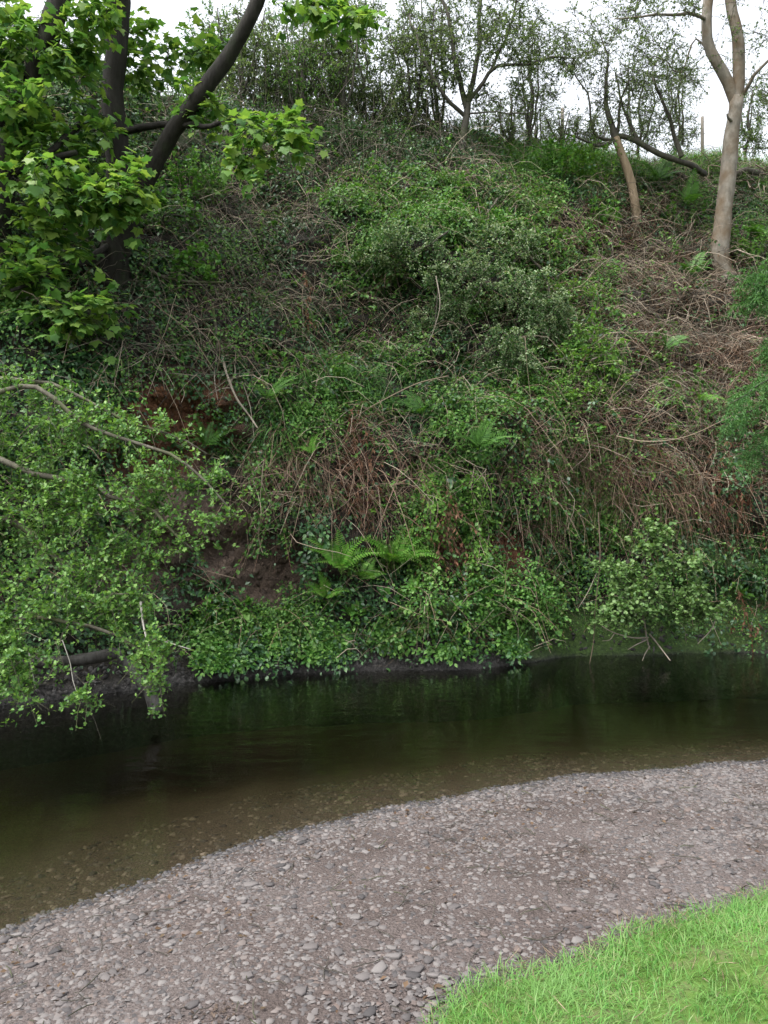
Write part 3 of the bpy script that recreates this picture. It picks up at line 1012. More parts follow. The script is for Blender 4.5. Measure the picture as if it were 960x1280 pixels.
# ------------------------------------------------------------------ sycamores on the left
leafmesh = [MB().add(*T).mesh('leaf', M['syc']) for T in T_MAPLE]
def sycamore(label, limbs, blobs, base, nobj, per_chain=3, leaf=(.078, .14), per=4):
    root = thing('sycamore_tree', label, 'tree', base)
    sk = Skel()
    for pts, r0, r1 in limbs:
        sk.limb(pts, r0, r1)
    sk.grow(ell(blobs), droop=.12, r_tip=.004)
    build_skel(sk, root, (0,), M['bark_d'])
    pc, rc = sk.chain_arrays()
    sh = shoots(pc, per_chain, .18, .42, .3, .7, .25)
    MB().add(*tubes(sh, np.linspace(.004, .0016, 3)[None].repeat(len(sh), 0), 3)).build('twig_mesh', M['bark_d'], root, stuff=True)
    a = leaves_on(sh, per, leaf, None, .25, 1.0, .75, .25, .35)
    b = leaves_on(pc, per, leaf, None, .45, 1.0, .8, .25, .35)
    pos = np.concatenate([a[0], b[0]]); R_ = np.concatenate([a[1], b[1]]); sc = np.concatenate([a[2], b[2]])
    vis = in_view(pos, -4)
    key = np.where(vis, pos[:, 1] / sc, 1e9)
    order = np.argsort(key)
    big, rest = order[:nobj], order[nobj:]
    leaf_objects(root, 'leaf', leafmesh, pos[big], R_[big], sc[big])
    mb = MB()
    for q in range(4):
        s = rest[q::4]
        mb.add(*place(T_MAPLE_LOW[q], pos[s], R_[s], sc[s]))
    mb.build('crown', M['syc'], root, stuff=True)
    return root

b1, _ = bank_at(146, 352)
Yb = b1[1]
sycamore('dark multi-stemmed sycamore rooted in the bank with a limb leaning out over it',
    [([b1 - [0, 0, .3], P(143, 310, Yb - .1), P(147, 220, Yb - .1), P(143, 130, Yb - .1), P(148, 50, Yb), P(150, -60, Yb), P(146, -170, Yb)], .175, .13),
     ([P(150, 325, Yb - .05), P(165, 268, Yb - .25), P(188, 216, Yb - .5), P(217, 165, Yb - .7), P(258, 112, Yb - .9), P(292, 55, Yb - 1.0), P(318, 5, Yb - 1.1), P(340, -60, Yb - 1.1), P(372, -140, Yb - 1.2)], .13, .08),
     ([P(155, 165, Yb - .15), P(190, 158, Yb - .5), P(240, 156, Yb - .9), P(275, 155, Yb - 1.2)], .055, .03),
     ([P(145, 170, Yb), P(110, 150, Yb - .6), P(60, 190, Yb - 1.3), P(20, 215, Yb - 1.6)], .06, .03),
     ([P(150, 300, Yb), P(110, 320, Yb - .6), P(60, 345, Yb - 1.3), P(20, 360, Yb - 1.7)], .05, .02)],
    [(70, 165, 10.2, 85, 45, .6, 38), (190, 60, 11.6, 60, 55, .4, 24), (245, 50, 11.4, 40, 35, .3, 14), (250, 130, 10.5, 25, 30, .3, 9),
     (110, 232, 9.9, 90, 30, .5, 36), (150, 250, 9.8, 40, 25, .3, 12), (45, 300, 10.0, 60, 35, .5, 22), (70, 385, 9.9, 95, 32, .4, 38), (345, 165, 9.9, 65, 20, .3, 24), (300, 195, 10.0, 40, 20, .3, 9),
     (400, 8, 10.0, 60, 16, .3, 14), (440, 22, 9.9, 25, 8, .2, 5), (150, -120, 11, 200, 90, 1.2, 50), (350, -110, 10.6, 110, 60, .9, 26), (40, 215, 9.6, 50, 25, .4, 12), (35, 345, 9.8, 45, 22, .4, 14)],
    b1, 170)
b2, _ = bank_at(2, 330)
sycamore('leaning dark sycamore stem at the edge of the wood, left of the forked trunks',
    [([b2 - [0, 0, .3], P(-4, 260, b2[1] - .1), P(8, 200, b2[1] - .15), P(34, 128, b2[1] - .2), P(58, 60, b2[1] - .2), P(75, 0, b2[1] - .2), P(100, -110, b2[1] - .1), P(120, -190, b2[1])], .18, .11),
     ([P(6, 215, b2[1] - .15), P(50, 203, b2[1] - .5), P(95, 190, b2[1] - .7)], .06, .035),
     ([P(20, 165, b2[1] - .15), P(-60, 110, b2[1] - .6), P(-140, 60, b2[1] - .8)], .07, .04)],
    [(30, 40, 10.2, 60, 45, .5, 28), (95, 60, 10.3, 40, 40, .4, 18), (15, 115, 9.8, 45, 40, .4, 18), (-90, 80, 10, 70, 120, .9, 34), (-60, 300, 9.6, 60, 90, .6, 22), (60, -120, 10.4, 120, 80, 1, 34), (120, 20, 10.2, 40, 25, .4, 12)],
    b2, 110)

# ------------------------------------------------------------------ hawthorn overhanging the water on the left
def cluster_leaves(paths, per_path, n_leaf, spreadr, size, T, t0=.1, up=.6):
    """rosettes: per_path clusters of n_leaf leaves"""
    N, k = paths.shape[:2]
    i = np.repeat(np.arange(N), per_path)
    m = len(i)
    t = U(t0, 1, m) * (k - 1)
    a = np.minimum(t.astype(int), k - 2); f = (t - a)[:, None]
    c = paths[i, a] * (1 - f) + paths[i, a + 1] * f
    c = np.repeat(c, n_leaf, 0)
    mm = len(c)
    d = nrm(rand_dir(mm) + np.array([0, 0, .35]))
    n = nrm(np.array([0, -.2, 1.]) * up + rand_dir(mm) * .5)
    return c + d * U(0, spreadr, (mm, 1)), frames(d, n), U(size[0], size[1], mm)

hb = np.array([-5.6, 7.9, .2])
root = thing('hawthorn_tree', 'hawthorn with small pale green leaves arching low over the water', 'tree', hb)
sk = Skel()
sk.limb([hb - [0, 0, .4], P(-190, 760, 8.0), P(-150, 650, 8.0), P(-110, 560, 8.0), P(-80, 480, 8.1)], .13, .08)
sk.limb([P(-110, 560, 8.0), P(-60, 505, 7.9), P(0, 488, 7.8), P(45, 488, 7.7), P(90, 520, 7.6), P(150, 545, 7.5), P(230, 578, 7.4), P(285, 640, 7.3)], .036, .009)
sk.limb([P(-150, 650, 8.0), P(-60, 640, 7.8), P(20, 655, 7.6), P(60, 685, 7.5), P(85, 702, 7.45), P(100, 720, 7.4), P(118, 742, 7.4), P(140, 760, 7.3)], .045, .018)
sk.limb([P(-170, 700, 7.9), P(-80, 740, 7.5), P(10, 770, 7.2), P(90, 775, 7.1), P(150, 790, 7.0), P(195, 830, 7.0)], .045, .01)
sk.limb([P(-90, 500, 8.1), P(-20, 470, 8.0), P(60, 478, 7.9), P(130, 505, 7.8), P(180, 530, 7.8), P(260, 560, 7.7)], .028, .007)
sk.limb([P(-110, 580, 8), P(-40, 560, 7.8), P(40, 590, 7.6), P(110, 610, 7.5), P(190, 640, 7.4), P(240, 690, 7.3)], .04, .01)
sk.grow(ell([(60, 560, 7.8, 90, 60, .35, 40), (30, 500, 7.9, 70, 25, .3, 14), (140, 610, 7.5, 90, 50, .35, 40), (60, 650, 7.5, 80, 50, .4, 40), (170, 690, 7.4, 60, 45, .3, 24), (60, 740, 7.2, 85, 45, .35, 40),
             (150, 760, 7.2, 60, 40, .3, 24), (30, 810, 7.0, 50, 40, .3, 18), (190, 815, 7.0, 28, 30, .2, 12), (10, 842, 6.8, 20, 36, .2, 14), (205, 850, 6.9, 12, 12, .1, 4), (100, 868, 6.8, 10, 12, .1, 4), (45, 878, 6.8, 5, 10, .1, 2),
             (240, 600, 7.5, 45, 22, .25, 10), (270, 655, 7.4, 30, 18, .2, 5), (120, 530, 7.7, 90, 25, .3, 18), (225, 660, 7.4, 35, 40, .2, 5), (-90, 620, 7.7, 90, 140, .6, 60), (-60, 800, 7.2, 60, 60, .4, 20)]),
        droop=.10, r_tip=.0035, wob=.22, start=.35)
build_skel(sk, root, (0,), M['bark_h'], chain_sides=3)
pc, rc = sk.chain_arrays()
lp = np.array([np.stack([np.interp(np.linspace(k / 6, (k + 1) / 6, 7), np.linspace(0, 1, len(q)), q[:, c]) for c in range(3)], -1) for q, _, _ in sk.limbs[1:] for k in range(6)])
sh = np.concatenate([shoots(pc, 5, .10, .36, .2, .9, .2), shoots(lp, 8, .10, .40, 0, 1.1, .15)])
MB().add(*tubes(sh, np.linspace(.003, .0012, 3)[None].repeat(len(sh), 0), 3)).build('twig_mesh', M['bark_h'], root, stuff=True)
mb = MB()
mb.add(*place(T_LOBED, *cluster_leaves(sh, 3, 4, .034, (.025, .048), None, .15)))
mb.add(*place(T_LOBED, *cluster_leaves(pc, 3, 4, .034, (.024, .046), None, .35)))
mb.build('crown', M['haw'], root, stuff=True)
for pts, r in (([P(176, 752, 7.1), P(179, 780, 7.05), P(186, 806, 7.0), P(200, 835, 6.95)], .012), ([P(200, 800, 7.0), P(226, 808, 7.0), P(240, 812, 7)], .006), ([P(78, 800, 7), P(88, 830, 6.95), P(91, 850, 6.9), P(101, 880, 6.85)], .005), ([P(36, 815, 7), P(44, 860, 6.9)], .008)):
    MB().add(*limb_tube(catmull(pts, .05), r, r * .5, 5)).build('dead_twig', M['whitetwig'], root, smooth=True)

# logs at the foot of the bank
def log(label, pts, r0, r1, mat, group=None):
    V, F = limb_tube(catmull(pts, .07), r0, r1, 11, wob=.16, seed=4)
    o = MB().add(V, F).build('fallen_log', mat, smooth=True)
    return tag(o, label, 'log', group)
log('long dark wet log with a yellow moss patch lying along the muddy edge', [P(-70, 838, 7.75), P(0, 832, 7.75), P(50, 828, 7.75), P(100, 825, 7.78), P(146, 816, 7.9)], .052, .06, M['log'])
log('short dark log stub slanting down from the mud into the water', [P(143, 818, 8.1), P(156, 832, 8.0), P(172, 846, 7.9), P(186, 862, 7.8), P(196, 890, 7.7)], .07, .06, M['log'])

# ------------------------------------------------------------------ trees on the slope and the crest
def trunk_down(p, d=.35):
    return np.array(p) - np.array([0, -.05, d])

# the pale forked tree
bp_, _ = bank_at(900, 328)
Y = bp_[1]
root = thing('pale_tree', 'tall pale grey barked tree forking high above the slope', 'tree', bp_)
sk = Skel()
sk.limb([trunk_down(bp_), P(900, 322, Y), P(902, 285, Y), P(909, 225, Y), P(916, 165, Y), P(921, 122, Y)], .168, .125, wander=.02)
sk.limb([P(920, 132, Y), P(910, 103, Y), P(896, 78, Y), P(884, 50, Y), P(884, 10, Y), P(892, -50, Y), P(885, -140, Y)], .105, .075, wander=.02)
sk.limb([P(921, 130, Y), P(924, 90, Y), P(921, 45, Y), P(913, 0, Y), P(910, -60, Y), P(918, -150, Y)], .115, .08, wander=.02)
sk.limb([P(928, 120, Y), P(938, 104, Y - .2), P(952, 84, Y - .4), P(985, 50, Y - .6)], .04, .02)
sk.limb([P(884, 25, Y), P(860, 15, Y - .4), P(820, 18, Y - .7), P(770, 22, Y - 1)], .035, .012)
sk.limb([P(900, 85, Y), P(870, 50, Y + .2), P(850, 90, Y + .1), P(820, 70, Y)], .02, .01)
sk.grow(ell([(800, 10, Y - .6, 90, 40, .6, 60), (850, 75, Y, 70, 45, .6, 34), (945, 100, Y, 30, 60, .5, 16), (890, -110, Y, 130, 70, 1.5, 60), (940, 30, Y - .3, 40, 40, .5, 12)]), droop=-.05, r_tip=.004, wob=.25)
build_skel(sk, root, (0,), M['bark_p'], M['bark_g'], sides=14, flare=.28, chain_sides=3)
pc, rc = sk.chain_arrays()
sh = shoots(pc, 5, .15, .45, .2, .9, .1)
MB().add(*tubes(sh, np.linspace(.005, .002, 3)[None].repeat(len(sh), 0), 3)).build('twig_mesh', M['bark_g'], root, stuff=True)
MB().add(*place(T_RHOMB, *leaves_on(sh, 6, (.03, .065), None))).build('crown', M['grey'], root, stuff=True)
MB().add(*limb_tube(catmull([P(915, 152, Y - .08), P(910, 147, Y - .16), P(909, 142, Y - .2)], .03), .03, .018, 7)).build('branch_stub', M['bark_p'], root, smooth=True)

# the broken stem with regrowth
bs, _ = bank_at(795, 264)
Y = bs[1]
root = thing('stripped_tree', 'leaning bare brown stem with dark branches sprouting from its broken top', 'tree', bs)
sk = Skel()
sk.limb([trunk_down(bs), P(795, 262, Y), P(788, 228, Y), P(778, 196, Y), P(769, 172, Y)], .088, .078, wander=.02)
sk.limb([P(771, 178, Y), P(768, 168, Y), P(763, 150, Y), P(757, 128, Y), P(757, 98, Y), P(760, 70, Y), P(752, 45, Y)], .078, .010)
sk.limb([P(769, 172, Y), P(774, 155, Y), P(776, 125, Y), P(784, 95, Y)], .045, .010)
sk.limb([P(768, 170, Y), P(785, 172, Y), P(810, 184, Y), P(838, 196, Y), P(860, 202, Y+.2), P(885, 215, Y+.4)], .05, .06)
sk.limb([P(800, 178, Y), P(788, 155, Y + .1), P(775, 120, Y + .2), P(770, 90, Y + .2)], .035, .015)
sk.limb([P(852, 196, Y), P(843, 170, Y), P(838, 150, Y - .1), P(825, 120, Y - .2), P(815, 95, Y - .2)], .05, .02)
sk.limb([P(766, 175, Y), P(745, 170, Y - .2), P(736, 145, Y - .3), P(733, 120, Y - .3), P(720, 95, Y - .3)], .03, .012)
sk.limb([P(764, 178, Y), P(745, 182, Y - .2), P(720, 170, Y - .4), P(705, 165, Y - .5)], .03, .012)
sk.grow(ell([(715, 60, Y, 60, 50, .8, 60), (780, 80, Y, 55, 60, .8, 60), (830, 95, Y, 45, 65, .7, 50), (690, 120, Y - .2, 40, 40, .5, 20), (730, 165, Y - .2, 40, 25, .5, 26), (810, 150, Y, 45, 35, .6, 22), (770, 50, Y, 70, 25, .7, 18), (760, 120, Y, 25, 25, .3, 12)]), droop=-.05, r_tip=.004, wob=.3)
build_skel(sk, root, (0,), M['bark_s'], M['bark_g'], sides=11, flare=.1, chain_sides=3)
for o in root.children:
    if o.name.startswith('limb'):
        o.data.materials[0] = M['bark_g']
pc, rc = sk.chain_arrays()
sh = shoots(pc, 6, .15, .5, .2, .9, .1)
MB().add(*tubes(sh, np.linspace(.005, .002, 3)[None].repeat(len(sh), 0), 3)).build('twig_mesh', M['bark_g'], root, stuff=True)
MB().add(*place(T_RHOMB, *leaves_on(sh, 5, (.03, .062), None))).build('crown', M['grey'], root, stuff=True)

def small_tree(name, label, base, limbs, blobs, leafsize, per, mat, r_scale=1., cat='tree', shoot=4, slen=(.15, .45), T=T_RHOMB, group=None, wob=.28, droop=-.05, bark='bark_g', r_tip=.004):
    root = thing(name, label, cat, base, group)
    sk = Skel()
    for pts, r0, r1 in limbs:
        sk.limb(pts, r0 * r_scale, r1 * r_scale)
    sk.grow(ell(blobs), droop=droop, r_tip=r_tip, wob=wob)
    build_skel(sk, root, (0,), M[bark], sides=8, flare=.3, chain_sides=3)
    pc, rc = sk.chain_arrays()
    sh = shoots(pc, shoot, slen[0], slen[1], .2, .9, .1)
    MB().add(*tubes(sh, np.linspace(.005, .002, 3)[None].repeat(len(sh), 0), 3)).build('twig_mesh', M[bark], root, stuff=True)
    MB().add(*place(T, *leaves_on(sh, per, leafsize, None))).build('crown', M[mat], root, stuff=True)
    return root

def crest(px, py, back=0.):
    p, _ = bank_at(px, py)
    return p + np.array([0, back, 0])

b = crest(577, 188); Y = b[1]
small_tree('crest_tree', 'dark trunk tree on the crest spreading thin upswept branches against the sky', b,
    [([trunk_down(b), P(578, 180, Y), P(580, 150, Y), P(584, 125, Y)], .10, .08),
     ([P(583, 135, Y), P(575, 100, Y), P(566, 60, Y), P(556, 0, Y), P(545, -60, Y)], .07, .03), ([P(584, 128, Y), P(594, 90, Y), P(598, 40, Y), P(604, -40, Y)], .075, .03),
     ([P(584, 128, Y), P(604, 105, Y), P(622, 82, Y), P(660, 78, Y - .3), P(690, 68, Y - .5), P(722, 70, Y - .6)], .055, .015), ([P(585, 130, Y), P(610, 90, Y + .3), P(640, 35, Y + .3), P(650, -30, Y)], .05, .02),
     ([P(581, 145, Y), P(555, 118, Y - .2), P(528, 70, Y - .3), P(510, 20, Y)], .05, .02), ([P(583, 142, Y), P(620, 140, Y - .3), P(660, 145, Y - .5)], .025, .01)],
    [(600, 30, Y, 90, 60, 1.2, 110), (540, 70, Y, 50, 50, .8, 40), (650, 60, Y, 60, 50, .9, 46), (625, 125, Y, 50, 25, .5, 22), (700, 75, Y - .5, 30, 25, .3, 14), (560, -80, Y, 130, 40, 1, 30), (575, 85, Y - .2, 25, 25, .2, 8)],
    (.03, .065), 8, 'grey', shoot=7, r_scale=.8)
# denser shrubs along the crest, left to right
specs = [(330, 128, .6, (330, 95, 55, 50), (.05, .09), 'grey', 90, 'bushy green shrub on the crest just right of the leaning sycamore limb'),
         (400, 150, .7, (395, 80, 55, 60), (.04, .08), 'grey', 110, 'tall grey green thicket shrub on the crest between the sycamore and the ivy-clad stem'),
         (455, 160, .9, (450, 60, 50, 80), (.04, .08), 'grey', 110, 'loose thicket shrub on the crest behind the dark bramble mound'),
         (512, 170, .3, (508, 75, 40, 85), (.045, .085), 'grey', 120, 'upright green ivy-clad stem on the crest beside the spreading crest tree'),
         (638, 186, .4, (638, 140, 26, 45), (.03, .06), 'grey', 46, 'thin dark sapling on the crest right of the spreading crest tree'),
         (700, 186, .8, (698, 160, 30, 28), (.03, .06), 'grey', 36, 'low twiggy sapling on the crest behind the tall green herbs'),
         (938, 186, 1.2, (940, 140, 35, 45), (.04, .08), 'grey', 60, 'leafy sapling on the crest behind the pale forked tree'),
         (540, 178, .5, (545, 140, 28, 40), (.03, .06), 'grey', 40, 'slender twiggy sapling on the crest left of the spreading crest tree')]
specs += [(365, 150, 1.6, (360, 60, 60, 70), (.04, .08), 'grey', 120, 'hazy grey green tree far back on the crest behind the tall thicket shrub'),
          (430, 160, 1.8, (425, 100, 45, 55), (.04, .08), 'bramble', 80, 'rounded green shrub in the gap between the two thicket shrubs'),
          (480, 165, 1.4, (480, 115, 40, 50), (.03, .07), 'grey', 90, 'twiggy shrub beside the upright ivy-clad stem'),
          (600, 186, 1.2, (605, 155, 34, 28), (.03, .06), 'grey', 60, 'low bush on the crest behind the foot of the spreading tree'),
          (668, 188, 1.0, (668, 160, 34, 30), (.03, .06), 'grey', 60, 'low bush on the crest between the two thin saplings'),
          (745, 190, 1.2, (742, 165, 34, 26), (.03, .06), 'grey', 60, 'low dark bush on the crest behind the broken stem'),
          (800, 192, 1.2, (805, 120, 36, 60), (.03, .06), 'grey', 80, 'upright sapling on the crest between the broken stem and the fence post'),
          (850, 192, 1.4, (850, 120, 30, 60), (.03, .06), 'grey', 70, 'thin upright sapling on the crest just left of the fence post'),
          (270, 120, 1.2, (265, 60, 60, 60), (.05, .09), 'bramble', 80, 'leafy shrub on the crest behind the leaning sycamore limb')]
for (px, py, back, (cx, cy, rx, ry), ls, mat, n, label) in specs:
    b = crest(px, py, back); Y = b[1]
    lm = [([trunk_down(b, .5), P(px, py - 25, Y), P((px + cx) / 2, (py + cy) / 2, Y), P(cx, cy - ry * .5, Y)], .05, .015)]
    for s in range(3):
        ex = cx + U(-.6, .6) * rx
        lm.append(([P(px + U(-3, 3), py - 10, Y), P((px + ex) / 2 + U(-6, 6), (py + cy) / 2, Y + U(-.3, .3)), P(ex, cy - ry * U(.2, .8), Y + U(-.4, .4))], .03, .01))
    small_tree('crest_shrub', label, b, lm, [(cx, cy, Y, rx, ry, .7, int(n * .8)), ((cx + px) / 2, (cy + ry * .5 + py) / 2, Y, rx * .8, (py - cy) * .35, .5, int(n * .5))], (ls[0] * .75, ls[1] * .8), 8, mat, cat='shrub', shoot=6, slen=(.12, .38))
specs = [(300, 135, .3, (300, 60, 50, 70), (.05, .09), 'grey', 90, 'tall leafy shrub on the crest seen through the sycamore fork'),
         (375, 152, .1, (378, 95, 50, 60), (.04, .08), 'bramble', 90, 'dense green shrub on the crest in front of the hazy grey green tree'),
         (425, 158, .0, (420, 60, 45, 85), (.04, .08), 'grey', 110, 'tall twiggy tree on the crest above the dark thorn mound'),
         (548, 182, .9, (540, 60, 40, 90), (.03, .07), 'grey', 90, 'tall sparse tree on the crest behind the spreading tree'),
         (660, 190, .6, (668, 90, 34, 70), (.03, .06), 'grey', 60, 'tall thin tree on the crest right of the spreading tree')]
for (px, py, back, (cx, cy, rx, ry), ls, mat, n, label) in specs:
    b = crest(px, py, back); Y = b[1]
    lm = [([trunk_down(b, .5), P(px, py - 25, Y), P((px + cx) / 2, (py + cy) / 2, Y), P(cx, cy - ry * .6, Y)], .05, .012)]
    for s in range(4):
        ex = cx + U(-.7, .7) * rx
        lm.append(([P(px + U(-3, 3), py - 10, Y), P((px + ex) / 2 + U(-6, 6), (py + cy) / 2, Y + U(-.3, .3)), P(ex, cy - ry * U(.2, .8), Y + U(-.4, .4))], .03, .01))
    small_tree('crest_shrub', label, b, lm, [(cx, cy, Y, rx, ry, .6, n)], (ls[0] * .75, ls[1] * .8), 7, mat, cat='shrub', shoot=6, slen=(.12, .38))
# fence posts on the field edge
for (px, top, bot, dY, label) in ((878, 146, 182, 1.0, 'grey wooden fence post on the field edge left of the pale forked tree'), (703, 135, 175, 1.0, 'grey wooden fence post on the field edge behind the thin saplings')):
    c = crest(px, 190); Yp = c[1] + dY
    t_ = P(px, top, Yp); b_ = P(px, bot + 14, Yp)
    path = np.array([b_ - [0, 0, .3], b_, (t_ + b_) / 2, t_])
    V, F = limb_tube(path, .04, .037, 7, wob=.06)
    tag(MB().add(V, F).build('fence_post', M['post']), label, 'fence post')

# grey leaning limb and bare roots behind the pale tree
pts = []
for (a, b_) in ((845, 215), (880, 232), (905, 232), (930, 226), (965, 215), (1010, 208)):
    q, qn = bank_at(a, b_); pts.append(q + qn * .10)
o = MB().add(*limb_tube(catmull(pts, .12), .05, .085, 8)).build('fallen_limb', M['stemg'], smooth=True)
tag(o, 'thick grey limb lying across the slope behind the pale forked tree', 'branch')
root = thing('root_tangle', 'tangle of pale bare roots and twigs on the slope beside the pale tree', 'root', bank_at(870, 225)[0])
for k in range(34):
    a0, b0 = U(825, 965), U(200, 262)
    q, qn = bank_at(a0, b0)
    n_ = 6
    w = np.cumsum(np.stack([rng.normal(size=n_) * .10 + U(-.12, .12), rng.normal(size=n_) * .05 - .03, rng.normal(size=n_) * .09 - .05], -1), 0)
    MB().add(*limb_tube(catmull(q + qn * .12 + w, .06), U(.008, .018), .005, 5, wob=.2, seed=k)).build('root_fork', M['stem'], root, smooth=True)

# ------------------------------------------------------------------ bushes on the bank
def arching_bush(name, label, base_px, arcs, blobs, leaf, blossom=None, cat='bush', rel=True, bark='stemg', per=7, size=(.025, .05), shoot=6, slen=(.08, .28), blo_n=4, T=T_WIDE, droop=.25, cl=1):
    b, n = bank_at(*base_px)
    root = thing(name, label, cat, b)
    sk = Skel()
    if rel:
        arcs = [([(x, y, bank_at(x, y)[0][1] - .35 - .06 * k) for k, (x, y, _) in enumerate(a)], r0, r1) for a, r0, r1 in arcs]
        blobs = [(x, y, bank_at(x, y)[0][1] - .45, rx, ry, rY, n_) for (x, y, _, rx, ry, rY, n_) in blobs]
    for arc, r0, r1 in arcs:
        sk.limb([b - n * .15] + [P(*a) for a in arc], r0, r1, .15)
    sk.grow(ell(blobs), droop=droop, r_tip=.003, wob=.25)
    build_skel(sk, root, (), M[bark], sides=6, chain_sides=3)
    pc, rc = sk.chain_arrays()
    sh = shoots(pc, shoot, slen[0], slen[1], .15, .9, .3)
    MB().add(*tubes(sh, np.linspace(.003, .0014, 3)[None].repeat(len(sh), 0), 3)).build('twig_mesh', M[bark], root, stuff=True)
    mb = MB()
    mb.add(*place(T, *leaves_on(sh, per, size, None, .05, .6, 1.0)))
    mb.add(*place(T, *leaves_on(pc, per, size, None, .3, .6, 1.0)))
    mb.build('foliage', M[leaf], root, stuff=True)
    if blossom:
        k = U(size=len(sh)) < blossom
        if k.sum():
            MB().add(*place(T_WIDE, *cluster_leaves(sh[k], 3, blo_n, .035, (.022, .040), None, .3))).build('blossom', M['blossom'], root, stuff=True)
    return root

for (px, py, rx, ry, n, label) in ((455, 172, 70, 24, 60, 'dark thorny mound on the crest left of the spreading tree'), (545, 190, 50, 20, 40, 'dark thorny mound at the foot of the spreading crest tree'), (370, 185, 50, 26, 40, 'dark thorny mound below the crest beside the lit sycamore spray')):
    arching_bush('thorn_bush', label, (px, py + 12), [([(px - rx * .3, py, 0), (px - rx * .7, py - 8, 0)], .02, .006), ([(px, py - 4, 0), (px + rx * .2, py - 12, 0)], .02, .006), ([(px + rx * .3, py, 0), (px + rx * .8, py - 4, 0)], .02, .006)],
        [(px, py, 0, rx, ry, .3, n)], 'ivy', size=(.03, .06), per=6, shoot=5)
arching_bush('blossom_bush', 'large hawthorn bush flecked with pale blossom hanging over the middle of the bank', (640, 330),
    [([(640, 310, 12.6), (640, 340, 12.2), (650, 400, 11.7), (660, 450, 11.5)], .035, .01), ([(650, 310, 12.5), (680, 350, 12.0), (700, 410, 11.6)], .03, .008), ([(620, 320, 12.4), (600, 350, 12.0), (580, 400, 11.7)], .03, .008)],
    [(660, 380, 11.65, 60, 50, .3, 90), (640, 440, 11.5, 42, 36, .3, 46), (695, 410, 11.5, 28, 38, .25, 26), (590, 350, 11.8, 60, 45, .3, 50), (545, 400, 11.4, 35, 50, .25, 26)], 'blueg', blossom=.5, blo_n=5)
arching_bush('blossom_bush', 'smaller hawthorn bush with pale blossom below the crest, above the large flecked one', (640, 262),
    [([(640, 240, 13.6), (625, 245, 13.3), (600, 270, 13.0)], .03, .01), ([(645, 240, 13.6), (660, 250, 13.4), (665, 300, 13.0)], .03, .01)],
    [(640, 255, 13.4, 45, 22, .3, 34), (615, 300, 13.0, 50, 28, .3, 34), (655, 300, 13.0, 30, 30, .25, 20)], 'blueg', blossom=.6)
arching_bush('blossom_bush', 'arching hawthorn spray drooping left from beside the large flecked bush', (560, 300),
    [([(550, 285, 12.9), (510, 290, 12.7), (470, 320, 12.4), (450, 350, 12.2)], .025, .006), ([(560, 290, 12.8), (530, 310, 12.5), (500, 330, 12.3)], .02, .006), ([(545, 300, 12.6), (548, 350, 12.2), (545, 410, 12.0)], .02, .006)],
    [(500, 300, 12.6, 60, 18, .25, 30), (470, 325, 12.4, 35, 18, .2, 14), (545, 350, 12.3, 25, 50, .25, 20), (555, 400, 12.1, 25, 35, .2, 12)], 'blueg', blossom=.5)
arching_bush('bramble_bush', 'fresh light green leafy bush right of the large flecked hawthorn bush', (735, 450),
    [([(735, 430, 11.9), (740, 400, 11.9), (745, 380, 12)], .02, .006), ([(740, 450, 11.8), (760, 440, 11.7), (770, 420, 11.8)], .02, .006)],
    [(745, 440, 11.8, 50, 55, .3, 50), (720, 490, 11.6, 35, 30, .25, 26), (700, 360, 12.3, 35, 30, .3, 24), (765, 480, 11.7, 30, 35, .2, 20)], 'lime', T=T_OVAL, size=(.04, .075), per=5, shoot=4)
arching_bush('bramble_bush', 'dark leafy bush below the leaning sycamore limb', (215, 270),
    [([(215, 255, 11.9), (225, 240, 11.8), (230, 230, 11.8)], .02, .006), ([(205, 270, 11.8), (235, 270, 11.6), (260, 280, 11.5)], .02, .006)],
    [(215, 262, 11.8, 38, 38, .25, 34), (245, 330, 11.3, 35, 25, .25, 22), (190, 250, 11.9, 30, 30, .2, 14)], 'herb', size=(.06, .11), per=4, shoot=3)
arching_bush('sallow_bush', 'round leaved pale green bush leaning out just above the water', (800, 770),
    [([(800, 760, 11.5), (795, 730, 11.2), (780, 700, 11.0)], .03, .01), ([(810, 760, 11.5), (830, 720, 11.1), (850, 690, 11.0)], .03, .01), ([(800, 765, 11.4), (770, 770, 11.1), (755, 765, 11.0)], .025, .008), ([(815, 765, 11.4), (850, 765, 11.1), (885, 765, 11.0)], .025, .008), ([(800, 750, 11.5), (810, 680, 11.2), (820, 650, 11.2)], .02, .008)],
    [(800, 735, 11.0, 50, 24, .3, 40), (785, 765, 10.9, 52, 14, .2, 44), (868, 752, 11.0, 38, 30, .25, 44), (825, 672, 11.1, 40, 26, .2, 16), (770, 708, 11.1, 34, 14, .2, 16), (850, 705, 11.0, 40, 14, .2, 20)], 'sallow', T=T_ROUND, size=(.035, .065), per=6, shoot=5, slen=(.08, .26), bark='bark_g', droop=.05, rel=False)
